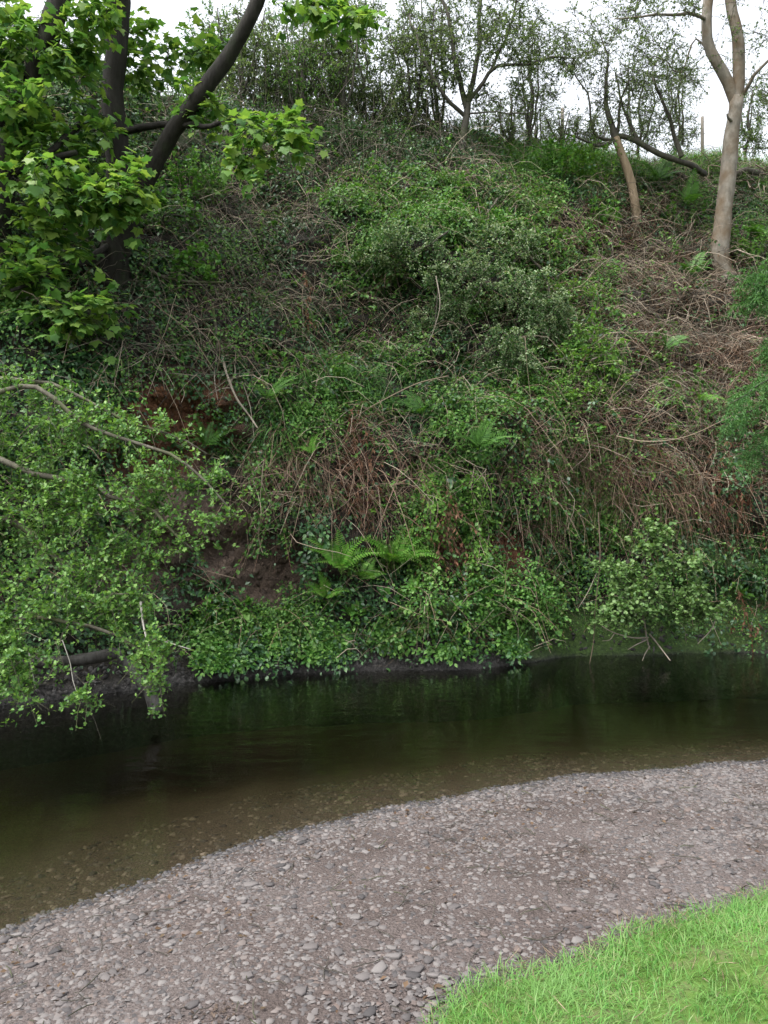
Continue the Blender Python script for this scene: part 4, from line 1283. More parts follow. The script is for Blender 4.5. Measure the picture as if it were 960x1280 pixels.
# bleached snag dipping into the water beneath it
root = thing('snag_branch', 'bleached forked dead branch dipping into the water below the sallow bush', 'branch', P(796, 792, 11.3))
for pts, r in (([P(800, 745, 11.45), P(805, 775, 11.35), P(808, 795, 11.25), P(812, 812, 11.2)], .02), ([P(810, 797, 11.25), P(790, 797, 11.1), P(765, 790, 11.1), P(752, 782, 11.2)], .014), ([P(812, 793, 11.25), P(822, 805, 11.0), P(838, 826, 10.7)], .014),
               ([P(808, 800, 11.2), P(795, 806, 11.0), P(785, 812, 10.9)], .011), ([P(812, 808, 11.2), P(806, 818, 11.0), P(803, 826, 10.9)], .011), ([P(768, 792, 11.1), P(762, 800, 11.0), P(753, 801, 11.0)], .008),
               ([P(898, 760, 11.3), P(890, 785, 11.1), P(872, 805, 10.95)], .011)):
    MB().add(*limb_tube(catmull(pts, .05), r, r * .45, 6)).build('branch_fork', M['root'], root, smooth=True)
# feathery conifer reaching in from the right
cb = np.array([6.55, 11.6, .9])
root = thing('conifer_tree', 'feathery soft green conifer reaching in beside the bank', 'tree', cb)
sk = Skel()
sk.limb([cb - [0, -.2, .9], P(1040, 620, 11.3), P(1030, 480, 11.2), P(1020, 350, 11.2), P(1015, 260, 11.3)], .12, .05)
for (a, b_, y0) in ((335, 345, 10.8), (375, 365, 10.9), (470, 490, 10.6), (500, 515, 10.5), (540, 560, 10.7), (430, 430, 11)):
    far_ = {335: 935, 375: 930, 470: 912, 500: 915, 540: 930, 590: 935, 430: 965, 650: 940}[a]
    sk.limb([P(1025, a, 11.2), P(985, a - 8, (11.2 + y0) / 2), P((far_ + 985) / 2, (a + b_) / 2, y0 + .1), P(far_, b_ + 10, y0)], .025, .005)
build_skel(sk, root, (0,), M['bark_g'], sides=7)
br = [p for p, r0, r1 in sk.limbs[1:]]
mb = MB()
for p in br:
    pp = np.stack([np.interp(np.linspace(0, 1, 9), np.linspace(0, 1, len(p)), p[:, k]) for k in range(3)], -1)[None]
    s1 = shoots(pp, 80, .15, .45, .15, .7, .35)
    s2 = shoots(s1, 5, .05, .16, .1, .7, .25, 3)
    mb.add(*tubes(s1, np.linspace(.003, .0012, 3)[None].repeat(len(s1), 0), 3))
    pos, R_, sc = leaves_on(s2, 9, (.035, .065), None, 0, .5, .8)
    mb.add(*place((T_RHOMB[0] * [.35, 1, 1], T_RHOMB[1]), pos, R_, sc))
mb.build('crown', M['conif'], root, stuff=True)

# ------------------------------------------------------------------ ferns
def frond(seed):
    r = random.Random(seed)
    V, F = [], []
    n = 17
    arch = r.uniform(.35, .6)
    def c(t):
        return np.array([.04 * math.sin(t * 3 + seed), t * (1 - .18 * arch * t), .42 * t - arch * 1.25 * t * t])
    for k in range(n):
        t = .10 + .88 * k / (n - 1)
        p = c(t)
        L = .30 * min(1, (t + .05) * 3.2) * (1 - t) ** .75 + .015
        w = .032 * (1 - .55 * t)
        for s in (-1, 1):
            tip = p + np.array([s * L, L * .42, -.10 * L + r.uniform(-.02, .02)])
            m1 = p + (tip - p) * .5
            b = len(V)
            V += [p, p + (tip - p) * .28 + np.array([0, w, 0]), m1 + np.array([0, w * .95, -.004]), tip, m1 - np.array([0, w * .8, .004]), p + (tip - p) * .25 - np.array([0, w, 0])]
            F += [(b, b + 1, b + 5), (b + 1, b + 2, b + 5), (b + 2, b + 4, b + 5), (b + 2, b + 3, b + 4)]
    pts = np.array([c(t) for t in np.linspace(0, 1, 6)])
    tv, tf = tubes(pts[None], np.linspace(.010, .003, 6)[None], 3)
    tf = tf + len(V)
    return np.concatenate([np.array(V), tv]), np.concatenate([np.array(F), tf])
T_FROND = [frond(k) for k in range(4)]
fm = {c: [MB().add(*T).mesh('frond', M[c]) for T in T_FROND] for c in ('fern', 'fernd')}
def fern(px, py, size, n, mat, label, lean=.35):
    b, nn = bank_at(px, py)
    root = thing('fern', label, 'fern', b)
    nn = nrm(np.array([nn[0], min(nn[1], -.3), .5]))
    pos, Rs, sc = [], [], []
    for k in range(n):
        a = 2 * PI * k / n + U(-.7, .7)
        e1 = nrm(np.cross(nn, [0, 0, 1.])); e2 = np.cross(nn, e1)
        d = e1 * math.cos(a) * 1.1 + e2 * math.sin(a) * .55
        d = nrm(d + nn * U(.25, .7) + np.array([0, -.1, .25 + lean * U(-.2, 1)]))
        up = nrm(nn + np.array([0, 0, .8]))
        pos.append(b + nn * .02 + np.array([0, -.32, 0])); Rs.append(frames(d[None], up[None])[0]); sc.append(size * U(.5, 1.15))
    leaf_objects(root, 'frond', fm[mat], np.array(pos), np.array(Rs), np.array(sc))
fern(430, 702, .58, 14, 'fern', 'bright yellow green fern, the left of the vivid pair low on the bank')
fern(490, 704, .66, 15, 'fern', 'large bright green fern, the right of the vivid pair low on the bank')
fern(458, 722, .42, 9, 'fern', 'middle sized bright fern tucked below and between the vivid pair')
fern(512, 735, .36, 7, 'fern', 'small bright fern below the larger of the vivid pair')
fern(404, 738, .38, 6, 'fern', 'small bright fern just below the vivid pair')
fern(395, 572, .42, 5, 'fern', 'single bright fern tuft beside the hanging dry grass on the wall')
fern(598, 566, .62, 9, 'fernd', 'green fern in the dark hollow above the ivy trails')
fern(345, 498, .50, 6, 'fernd', 'narrow fern growing beside the bleached root')
fern(268, 562, .55, 8, 'fernd', 'fern growing under the bare red earth scar')
fern(222, 560, .45, 6, 'fernd', 'small fern in the red earth hollow behind the hawthorn')
fern(850, 345, .6, 8, 'fernd', 'light green fern at the foot of the pale forked tree')
fern(820, 240, .8, 7, 'fernd', 'tall upright fern between the stripped stem and the pale tree', 1.2)
fern(855, 262, .7, 6, 'fernd', 'second tall fern just left of the pale trunk', 1.0)
fern(935, 300, .65, 8, 'fernd', 'fern clump in the shade right of the pale trunk')
fern(820, 440, .5, 7, 'fernd', 'small fern among the brown bramble litter on the slope')
fern(870, 500, .45, 6, 'fern', 'small light fern beside the feathery conifer')
fern(690, 590, .5, 7, 'fernd', 'fern half hidden behind the hanging tan grass')
fern(520, 520, .45, 6, 'fernd', 'little fern under the overhang in the middle of the wall')

# ------------------------------------------------------------------ broad leaved plants along the waterline
def broad(seed):
    r = random.Random(seed)
    V, F = [], []
    ys = [0, .2, .45, .7, .88, 1.0]; ws = [.02, .17, .25, .20, .10, 0]
    cur = r.uniform(.2, .5)
    for y, w in zip(ys, ws):
        z = .25 * y - cur * y * y
        V += [(-w, y, z + .25 * w), (0, y, z), (w, y, z + .25 * w)]
    for k in range(5):
        a = 3 * k
        F += [(a, a + 1, a + 4), (a, a + 4, a + 3), (a + 1, a + 2, a + 5), (a + 1, a + 5, a + 4)]
    return np.array(V), np.array(F)
T_BROAD = [broad(k) for k in range(4)]
bm = {c: [MB().add(*T).mesh('leaf', M[c]) for T in T_BROAD] for c in ('herb', 'lime')}
def broad_plant(px, py, size, n, mat, label, group):
    b, nn = bank_at(px, py)
    root = thing('leafy_plant', label, 'plant', b, group)
    nn = nrm(np.array([nn[0], min(nn[1], -.3), .35]))
    m_ = n
    d = nrm(nn * .8 + rand_dir(m_) * .9 + np.array([0, -.1, .3]))
    pos = b + nn * .03 + rand_dir(m_) * size * .35 * np.array([1, .5, .8]) - np.array([0, .03, 0])
    leaf_objects(root, 'leaf', bm[mat], pos, frames(d, nn * .6 + np.array([0, 0, 1.]) + rand_dir(m_) * .3), U(.6, 1.15, m_) * size)
    st = np.stack([np.repeat((b - nn * .1)[None], m_, 0), (b + pos) / 2 - nn * .02, pos], 1)
    MB().add(*tubes(st, np.full((m_, 3), .004), 3)).build('stalks', M['herb'], root, stuff=True)
for k in range(20):
    broad_plant(245 + k * 7.6 + U(-5, 5), U(752, 800), U(.13, .20), 10, 'lime' if k % 4 == 0 else 'herb', 'broad leaved green plant crowded under the bare earth face above the mud edge', 'plants under the bare earth face')
for k in range(15):
    broad_plant(400 + k * 8 + U(-5, 5), U(740, 808), U(.10, .17), 10, 'lime' if k % 5 == 0 else 'herb', 'leafy green plant below the vivid ferns above the waterline', 'plants below the ferns')
for k in range(18):
    broad_plant(530 + k * 7.5 + U(-6, 6), U(715, 815), U(.10, .18), 10, 'lime' if k % 3 == 0 else 'herb', 'leafy green plant on the jutting foot of the bank under the ivy trails', 'plants under the ivy trails')
for k in range(7):
    broad_plant(690 + k * 8 + U(-6, 6), U(690, 770), U(.10, .15), 8, 'herb', 'dark leafy plant on the mossy foot of the bank left of the sallow bush', 'plants beside the sallow bush')
broad_plant(925, 740, .2, 10, 'herb', 'leafy green plant alone on the mossy wall right of the sallow bush', None)

# ------------------------------------------------------------------ hanging dry grass and dead bracken
def hang(name, label, px, py, wpx, drop, n, mat, cat, group=None, out=.25, r=.0028, spread=.25, mode='blade'):
    b, nn = bank_at(px, py)
    root = thing(name, label, cat, b, group)
    Y = b[1]
    n = int(n * .6)
    x0 = b[0] + U(-.5, .5, n) * wpx / FPX * Y
    p0 = np.stack([x0, np.full(n, Y) + U(-.1, .1, n), b[2] + rng.normal(size=n) * .22 + .3 * (fbm(np.stack([x0 * 3, 0 * x0, 0 * x0], -1), 2, 5))], -1)
    K = 6
    s = np.linspace(0, 1, K)
    L = drop * U(.25, 1.0, n) ** 1.2 * (1 + .5 * fbm(np.stack([x0 * 2.2, 0 * x0 + 9, 0 * x0], -1), 2, 6))
    lat = rng.normal(size=n) * spread * 2.2 + .35 * fbm(np.stack([x0 * 1.8, 0 * x0 + 3, 0 * x0], -1), 2, 7)
    o = out * U(.4, 1.4, n)
    path = np.zeros((n, K, 3))
    path[..., 0] = p0[:, 0:1] + lat[:, None] * L[:, None] * s
    path[..., 1] = p0[:, 1:2] - o[:, None] * np.sin(np.minimum(s * 1.9, 1.57))[None] - .03
    path[..., 2] = p0[:, 2:3] + L[:, None] * (.22 * s - 1.22 * s ** 1.7)
    path += np.cumsum(rng.normal(size=path.shape), 1) * .016 * s[None, :, None]
    path[..., 2] = np.maximum(path[..., 2], .06)
    V, F = tubes(path, (r * U(.6, 1.3, n))[:, None] * np.linspace(1, .45, K)[None], 3)
    MB().add(V, F).build('dead_blade' if mode == 'blade' else 'dead_stem', M[mat], root, stuff=True)
    if mode == 'bracken':
        pos, R_, sc = leaves_on(path, 9, (.04, .10), None, .2, .1, .9, .7)
        MB().add(*place((T_RHOMB[0] * [.6, 1, 1], T_RHOMB[1]), pos, R_, sc)).build('dead_frond', M[mat], root, stuff=True)
    return root
hang('dry_grass_tuft', 'tan dry grass tuft hanging over the bare earth right of the hawthorn tips', 350, 578, 60, 1.2, 170, 'dry', 'grass tuft', spread=.2)
hang('dry_grass_tuft', 'thin dry grass strands hanging beside the small bright fern', 395, 590, 40, 1.0, 90, 'dry', 'grass tuft')
hang('dry_grass_tuft', 'pale dry stems hanging between the bracken and the ivy trails', 500, 610, 60, .9, 110, 'dry', 'grass tuft')
hang('dry_grass_tuft', 'long tan grass beard hanging from the ledge right of the ivy trails', 660, 560, 40, 1.2, 150, 'dry', 'grass tuft', spread=.15)
hang('dry_grass_tuft', 'broad tan grass fringe hanging over the wall above the sallow bush', 745, 560, 90, 1.2, 240, 'dry', 'grass tuft', spread=.35)
hang('dry_grass_tuft', 'reddish tan grass fringe hanging beside the broad tan fringe', 800, 570, 60, 1.1, 110, 'bracken', 'grass tuft', spread=.3)
hang('dry_grass_tuft', 'tan grass beard hanging above the right end of the sallow bush', 845, 590, 50, 1.2, 130, 'dry', 'grass tuft', spread=.2)
hang('dead_bracken', 'rusty dead bracken hanging at the right, under the brown litter slope', 905, 590, 50, 1.2, 90, 'bracken', 'bracken', mode='bracken', spread=.2)
hang('dead_bracken', 'upright rusty dead bracken bunch in the middle of the wall', 440, 540, 30, 1.2, 60, 'bracken', 'bracken', mode='bracken', spread=.15)
hang('dead_bracken', 'tangled rusty bracken hanging below the upright bunch', 455, 600, 60, .8, 70, 'bracken', 'bracken', mode='bracken')
hang('dead_bracken', 'red brown bracken wisp hanging beside the second ivy trail', 640, 655, 22, .75, 40, 'bracken', 'bracken', mode='bracken', spread=.15)
hang('dead_bracken', 'red brown bracken mat between the two ivy trails', 555, 660, 40, .55, 50, 'bracken', 'bracken', mode='bracken')
hang('dead_bracken', 'rusty bracken spray below the arching hawthorn spray', 385, 395, 30, .6, 30, 'bracken', 'bracken', mode='bracken')
hang('dead_bracken', 'small rusty bracken tuft on the mossy wall at the right', 920, 760, 14, .35, 24, 'bracken', 'bracken', mode='bracken', spread=.15)
hang('dry_grass_tuft', 'straw coloured grass tuft in the plants below the ferns', 528, 765, 18, .35, 60, 'dry', 'grass tuft', spread=.5)

# long thin stems trailing to the water
def trail(label, pts, r, mat, name='trailing_stem'):
    o = MB().add(*limb_tube(catmull([P(p[0], p[1], min(p[2], bank_at(p[0], p[1])[0][1] - .10 - .06 * (k % 3)) if p[1] < 640 else p[2]) for k, p in enumerate(pts)], .08), r, r * .5, 5, wob=.1)).build(name, M[mat], smooth=True)
    return tag(o, label, 'stem')
trail('long pale stem trailing down to the water left of the sallow bush', [(748, 640, 11.2), (750, 700, 11.0), (744, 760, 11.0), (742, 800, 11.0), (737, 830, 10.8)], .009, 'stem')
trail('thin straight bleached stick slanting across the mossy foot of the bank', [(746, 716, 11.2), (735, 740, 11.1), (723, 760, 11.0)], .008, 'root')
trail('long arching bramble stem springing across the middle of the wall', [(560, 470, 11.6), (520, 480, 11.3), (470, 505, 11.1), (425, 530, 11.1), (372, 536, 11.2)], .009, 'stem')
trail('curved bare stem arching over the brown litter at the right', [(770, 545, 11.5), (810, 552, 11.3), (860, 545, 11.3), (915, 520, 11.4)], .008, 'stem')
trail('green looping stem hanging left of the leafy hollow', [(545, 560, 11.4), (556, 545, 11.2), (560, 520, 11.2), (552, 495, 11.4)], .008, 'stem')
trail('bare grey twig hanging through the arching hawthorn spray', [(545, 345, 12.0), (550, 380, 11.8), (543, 410, 11.8), (535, 430, 11.8)], .010, 'root')
trail('mossy low branch reaching right from the sycamore foot', [(175, 330, 11.7), (200, 345, 11.5), (235, 352, 11.3), (280, 353, 11.3)], .03, 'bark_h')
trail('yellow mossed stem standing on the ledge above the bleached root', [(265, 380, 11.6), (270, 410, 11.4), (272, 440, 11.3)], .03, 'bark_h')

# bleached exposed root over the red scar
root = thing('exposed_root', 'bleached forked root sticking out over the red earth scar', 'root', bank_at(285, 465)[0])
for pts, r in (([(276, 425, 11.3), (280, 455, 11.0), (288, 480, 10.8), (297, 500, 10.7), (312, 520, 10.7), (322, 535, 10.8)], .03), ([(290, 485, 10.8), (278, 486, 10.75), (262, 492, 10.75)], .014), ([(288, 478, 10.8), (294, 465, 10.75), (292, 452, 10.8)], .016), ([(272, 440, 11.1), (268, 470, 10.9), (272, 500, 10.8)], .012), ([(300, 470, 10.9), (312, 505, 10.7), (318, 550, 10.8)], .010)):
    MB().add(*limb_tube(catmull([P(p[0], p[1], bank_at(p[0], p[1])[0][1] - .06 - .06 * k) for k, p in enumerate(pts)], .05), r * .8, r * .35, 7, wob=.2)).build('root_fork', M['root'], root, smooth=True)

# ivy trails
def ivy_trail(label, px, py0, py1, wpx, n, mat='lime', size=(.035, .07)):
    b, nn = bank_at(px, py0)
    root = thing('ivy_trail', label, 'ivy', b)
    cols = []
    for k in range(4):
        pts = []
        for py in np.linspace(py0, py1, 6):
            q, qn = bank_at(px + U(-.3, .3) * wpx, py)
            pts.append(q + qn * U(.05, .18) - np.array([0, .28, 0]))
        pp = catmull(pts, .1)
        cols.append(np.stack([np.interp(np.linspace(0, 1, 14), np.linspace(0, 1, len(pp)), pp[:, c]) for c in range(3)], -1))
    cols = np.array(cols)
    MB().add(*tubes(cols, np.full(cols.shape[:2], .005), 4)).build('vine_stem', M['stem'], root, stuff=True)
    pos, R_, sc = leaves_on(cols, n // 4, size, None, 0, .3, 1.1, .3)
    R_ = frames(R_[:, :, 1], nrm(np.array([0, -1, .7]) + .8 * rand_dir(len(pos))))
    MB().add(*place(T_OVAL, pos + rng.normal(size=pos.shape) * [.07, .04, .04], R_, sc)).build('foliage', M[mat], root, stuff=True)
ivy_trail('light green ivy trail hanging down the wall above the vivid ferns', 535, 595, 715, 30, 520)
ivy_trail('second light green ivy trail, beside the red brown bracken wisp', 597, 590, 700, 34, 560)
ivy_trail('dark ivy trail hanging left of the vivid ferns', 400, 650, 720, 30, 260, 'ivy', (.05, .09))
ivy_trail('ivy trail hanging at the edge of the bare earth face', 330, 580, 690, 26, 300, 'bramble', (.035, .06))
ivy_trail('dark ivy curtain below the feathery conifer', 905, 520, 620, 40, 420, 'ivy', (.05, .08))

# ------------------------------------------------------------------ long grass tussocks on the wall
def tussock(px, py, wpx, L, n, label, mat='grass', cat='grass tuft', name='grass_tussock', hangf=.9):
    b, nn = bank_at(px, py)
    root = thing(name, label, cat, b)
    p = b + np.stack([U(-.5, .5, n) * wpx / FPX * b[1], U(-.12, .05, n), U(-.5, .5, n) * wpx * .7 / FPX * b[1]], -1)
    d = nrm(nn * .5 + rand_dir(n) * 1.1 + np.array([0, -.2, .45]))
    mb = MB()
    for q, bend in enumerate((.5, .9, 1.2)):
        s = slice(q, None, 3)
        up = nrm(np.array([0, 0, 1.]) + rand_dir(len(p[s])) * .3 + .4 * nn)
        mb.add(*place(blade(4, bend * hangf, .022), p[s], frames(d[s], up), U(.35, .85, len(p[s])) * L))
    mb.build('blade_mass', M[mat], root, stuff=True)
tussock(370, 525, 60, .45, 420, 'dark green long grass tussock beside the narrow fern')
tussock(345, 560, 60, .4, 300, 'long grass tussock above the hanging tan tuft')
tussock(405, 480, 60, .45, 420, 'lush long grass tussock high on the wall')
tussock(425, 515, 45, .4, 260, 'lush grass tussock left of the upright rusty bracken')
tussock(455, 475, 60, .45, 320, 'long grass tussock in the shade below the arching spray')
tussock(600, 550, 50, .35, 260, 'bright grass tussock around the fern in the dark hollow')
tussock(560, 480, 40, .4, 160, 'shaded grass tussock under the large flecked hawthorn bush')
tussock(620, 720, 45, .3, 240, 'fine bright grass tussock on the jutting foot of the bank', 'lime')
tussock(635, 790, 40, .25, 200, 'short mossy grass tussock at the waterline corner', 'herb')
tussock(225, 800, 60, .25, 260, 'short grass tussock on the mud edge by the hawthorn tips')
tussock(300, 560, 60, .4, 260, 'grass tussock growing right of the red earth scar')

# nettles and tall herbs below the crest
def herb_clump(px, py, wpx, h, n, label, mat='herb'):
    b, nn = bank_at(px, py)
    root = thing('tall_herb', label, 'plant', b)
    x0 = b + np.stack([rng.normal(size=n) * wpx * .35 / FPX * b[1], U(-.35, .35, n), U(-.2, .2, n)], -1)
    K = 5
    s = np.linspace(0, 1, K)
    H = h * U(.6, 1.1, n)
    lean = rng.normal(size=(n, 2)) * .15
    path = x0[:, None] + np.stack([lean[:, :1] * H[:, None] * s ** 2, -.1 * s[None] * H[:, None] + lean[:, 1:] * H[:, None] * s ** 2, H[:, None] * s[None]], -1)
    MB().add(*tubes(path, np.full((n, K), .004), 3)).build('stalks', M['herb'], root, stuff=True)
    MB().add(*place(T_RHOMB, *leaves_on(path, 16, (.05, .11), None, .05, .7, 1.1, .2))).build('foliage', M[mat], root, stuff=True)
herb_clump(730, 225, 60, .7, 70, 'tall bright green herbs below the crest left of the stripped stem', 'lime')
herb_clump(690, 215, 50, .6, 50, 'green herb patch below the crest under the low twiggy sapling')
herb_clump(745, 272, 40, .35, 40, 'green herbs around the foot of the stripped stem')
herb_clump(930, 330, 40, .6, 50, 'lush herbs right of the pale trunk foot')
herb_clump(845, 285, 60, .4, 40, 'low dark herbs in the shade left of the pale trunk', 'bramble')
herb_clump(660, 330, 50, .4, 50, 'fresh green herbs above the large flecked hawthorn bush', 'lime')
herb_clump(245, 250, 50, .6, 40, 'green herbs under the lit sycamore spray')

# ------------------------------------------------------------------ ground cover over the whole bank
LITTER = [(830, 400, 170, 90), (780, 340, 120, 60), (760, 300, 90, 45), (900, 440, 90, 80), (800, 520, 130, 40), (900, 560, 70, 60), (860, 340, 90, 40)]
STEMS = [(330, 250, 120, 60), (330, 400, 120, 80), (250, 430, 90, 50), (520, 570, 120, 50), (820, 420, 160, 130), (760, 560, 140, 60), (600, 250, 90, 40), (450, 400, 110, 60), (840, 230, 110, 40), (350, 620, 60, 40)]
LIGHT = [(740, 450, 60, 90), (700, 350, 60, 60), (560, 280, 110, 40), (500, 250, 90, 30), (640, 260, 70, 40), (480, 330, 60, 40), (600, 540, 50, 40), (560, 620, 40, 60), (400, 510, 60, 40), (660, 480, 50, 50), (560, 710, 60, 40), (600, 770, 70, 40), (330, 785, 90, 26), (770, 640, 60, 60), (720, 600, 60, 80), (840, 520, 60, 40)]
GRASSY = [(400, 500, 90, 60), (600, 550, 60, 40), (760, 215, 150, 50), (560, 480, 60, 40), (470, 460, 60, 50)]
dB = 1 - np.clip(blob(BPX, BPY, BARE) * 1.15, 0, 1)
inframe = np.where((BPX > -80) & (BPX < 1040), 1.0, .10)
low = np.where(BPX > 235, np.clip((BZ - .03 + .10 * fbm(BPOS * 1.7, 2, 51)) / .08, 0, 1), np.clip((BZ - .3) / .2, 0, 1))
mossy = 1 - .6 * blob(BPX, BPY, [(690, 790, 60, 42), (760, 795, 70, 34), (880, 785, 130, 44), (640, 805, 40, 20)])
base = inframe * low * mossy
dL, dS, dG, dLi = blob(BPX, BPY, LITTER), blob(BPX, BPY, STEMS), blob(BPX, BPY, GRASSY), blob(BPX, BPY, LIGHT)
nzb = fbm(BPOS * np.array([1.1, .6, 1.1]), 4, 91)
nzc = fbm(BPOS * np.array([2.3, 1, 2.3]), 3, 92)

def cover(n_cl, dens, per, rad, T, size, lift, up=.7, flat=.55):
    c, nn = bank_scatter(n_cl, np.maximum(dens, 0))
    rr = U(.5, 1.2, (n_cl, 1)) * rad
    i = np.repeat(np.arange(n_cl), per)
    m_ = len(i)
    v = rand_dir(m_) * (U(size=(m_, 1)) ** .5)
    h = (v * nn[i]).sum(1, keepdims=True)
    v = v - nn[i] * h + nn[i] * np.abs(h) * flat
    p = c[i] + v * rr[i] + nn[i] * lift
    d = nrm(v + rand_dir(m_) * .7 - np.array([0, 0, .25]))
    nrml = nrm(nn[i] * .6 + np.array([0, -.15, .6]) * up + rand_dir(m_) * .45)
    return place(T, p, frames(d, nrml), U(size[0], size[1], m_))

def stuff(name, label, cat, mat, *parts):
    mb = MB()
    for V, F in parts:
        mb.add(V, F)
    return tag(mb.build(name, M[mat], stuff=True), label, cat)

crestR = np.clip((BZ - 8.8) / .3, 0, 1) * np.clip((BPX - 600) / 60, 0, 1)
topL = blob(BPX, BPY, [(420, 180, 190, 45), (300, 180, 120, 60)])
dark = base * dB * (1 - .85 * crestR) * (1 - .65 * dL) * np.clip(.6 + 1.5 * nzb, .12, 1.8)
stuff('ivy_cover', 'dark ivy and bramble leaves covering the whole bank', 'ivy', 'ivy',
      cover(3300, dark, 22, .24, T_RHOMB, (.03, .08), .05), cover(600, dark, 40, .40, T_RHOMB, (.04, .085), .10, flat=.8), cover(1300, dark * np.clip((400 - BPX) / 300, .1, 1), 20, .25, T_WIDE, (.05, .09), .05))
mid = base * dB * (1 - .85 * topL) * (1 - .7 * crestR) * np.where((BPY > 720), .55, 1) * (1 - .9 * dL) * (1 - .35 * dS) * np.clip(-.12 + 2.2 * nzc + .9 * dLi, .02, 1.8)
stuff('bramble_cover', 'mid green bramble leaves growing in drifts over the bank', 'bramble', 'bramble',
      cover(1700, mid, 24, .20, T_RHOMB, (.03, .075), .14), cover(420, mid, 36, .36, T_WIDE, (.04, .075), .14, flat=.8), cover(55, mid, 380, .50, T_RHOMB, (.03, .06), .12, flat=1.0))
lit = base * dB * (1 - .8 * topL) * (.02 + 1.2 * dLi) * np.clip(.5 + 1.2 * nzc, .05, 1.5) * (1 - .5 * dL)
stuff('young_growth', 'fresh light green growth in patches on the bank', 'plants', 'herb',
      cover(1050, lit, 22, .17, T_RHOMB, (.035, .08), .18), cover(420, lit, 16, .15, T_WIDE, (.05, .08), .12), cover(36, lit, 340, .42, T_WIDE, (.03, .06), .12, flat=1.0),
      cover(330, inframe * ((BZ > .10) & (BZ < .5) & (BPX > 240) & (BPX < 650)) * np.clip(.3 + 2.5 * nzc, .02, 1), 16, .14, T_OVAL, (.04, .09), .08))
ltr = base * dB * (.03 + 1.3 * dL) * np.clip(.7 + nzc, .2, 1.5)
stuff('leaf_litter', 'brown dead leaves and bramble litter on the slope', 'dead leaves', 'litter',
      cover(1700, ltr, 22, .22, T_RHOMB, (.03, .08), .06, .3))
gr = base * dB * (.015 + 1.2 * dG + 1.1 * np.clip((BZ - 8.6) / .5, 0, 1) * np.clip((BPX - 520) / 120, .1, 1))
p, nn = bank_scatter(11000, gr)
d = nrm(nn * .5 + rand_dir(len(p)) * .5 + np.array([0, -.1, .8]))
mb = MB()
for q, bend in enumerate((.4, .8, 1.1)):
    s = slice(q, None, 3)
    mb.add(*place(blade(2, bend, .022), p[s], frames(d[s], nrm(np.array([0, -.5, .8]) + .5 * rand_dir(len(p[s])))), U(.12, .34, len(p[s]))))
# tall grass on the crest and field edge
tag(mb.build('long_grass', M['grass'], stuff=True), 'long green grass in tufts on the bank', 'grass'); mb = MB()
x = U(-6, 10, 14000); x = np.where((x < 1.4) & (U(size=len(x)) < .85), U(1.4, 8, len(x)), x)
i_ = np.interp(x, BX[:, -1], np.arange(BX.shape[0])).astype(int)
s_ = U(0, 1, len(x)) ** 2 * 2.6
p = np.stack([x, BY[i_, -1] + s_, BZ[i_, -1] + .28 * (1 - np.exp(-s_)) + .035 * s_], -1) - np.array([0, .1, .05])
for q, bend in enumerate((.3, .7)):
    s = slice(q, None, 2)
    n_ = len(p[s])
    mb.add(*place(blade(2, bend, .02), p[s], frames(nrm(rand_dir(n_) * .35 + np.array([0, 0, 1.])), nrm(rand_dir(n_) * [1, 1, .2])), U(.15, .42, n_)))
pc_, nc_ = bank_scatter(11000, inframe * np.clip((BZ - 8.7) / .5, 0, 1) * np.clip((BPX - 560) / 90, .05, 1))
mb.add(*place(blade(2, .6, .02), pc_, frames(nrm(rand_dir(len(pc_)) * .5 + np.array([0, -.2, 1.])), nrm(rand_dir(len(pc_)) * [1, 1, .2] - [0, .6, 0])), U(.15, .42, len(pc_))))
tag(mb.build('crest_grass', M['crestg'], stuff=True), 'bright green grass along the crest of the bank', 'grass')

# tangle of thin dead stems and arching bramble canes
def tangle(n, dens, L0, L1, r, lift, hangf, K=5, lat=1.0):
    p, nn = bank_scatter(n, dens)
    dirs = nrm(np.stack([rng.normal(size=n) * lat, rng.normal(size=n) * .25 - .15, rng.normal(size=n) * .6 + .1], -1))
    dirs = dirs - nn * (dirs * nn).sum(1, keepdims=True) * .7
    L = U(L0, L1, n)
    s = np.linspace(0, 1, K)
    path = p[:, None] + nn[:, None] * U(.02, .26, (n, 1, 1)) + dirs[:, None] * (L[:, None, None] * s[None, :, None])
    path += nn[:, None] * (lift * L * U(.2, 1.4, n))[:, None, None] * (4 * s * (1 - s) + .3 * s)[None, :, None]
    path[..., 2] -= (hangf * L * U(.0, 1.3, n))[:, None] * s[None] ** 2
    path[..., 1] -= .12 * s[None]
    path += np.cumsum(rng.normal(size=path.shape), axis=1) * (L[:, None, None] * .035)
    keep = path[..., 2].min(1) > .10
    path, n = path[keep], int(keep.sum())
    return tubes(path, (r * U(.5, 1.3, n))[:, None] * np.linspace(1, .5, K)[None], 3)
sd = base * dB * (.30 + 1.2 * dS + .8 * dL)
stuff('dead_stem_tangle', 'tangle of thin tan dead stems and bramble canes over the bank', 'stems', 'stem',
      tangle(8500, sd, .2, .8, .0042, .24, .5, K=4), tangle(520, sd, .6, 1.4, .0058, .22, .6))
sd2 = inframe * dB * blob(BPX, BPY, [(400, 190, 190, 60), (300, 330, 140, 110), (850, 420, 130, 160), (180, 420, 120, 60), (880, 220, 100, 40)])
stuff('grey_stem_tangle', 'grey leafless stems hanging below the crest and the sycamore', 'stems', 'stemg',
      tangle(2600, sd2, .4, 1.3, .005, .16, .6), tangle(700, inframe * np.clip((BZ - 7.6) / 1, 0, 1) * np.clip((640 - BPX) / 120, 0, 1), .5, 1.2, .0055, .1, -.5, lat=.4))
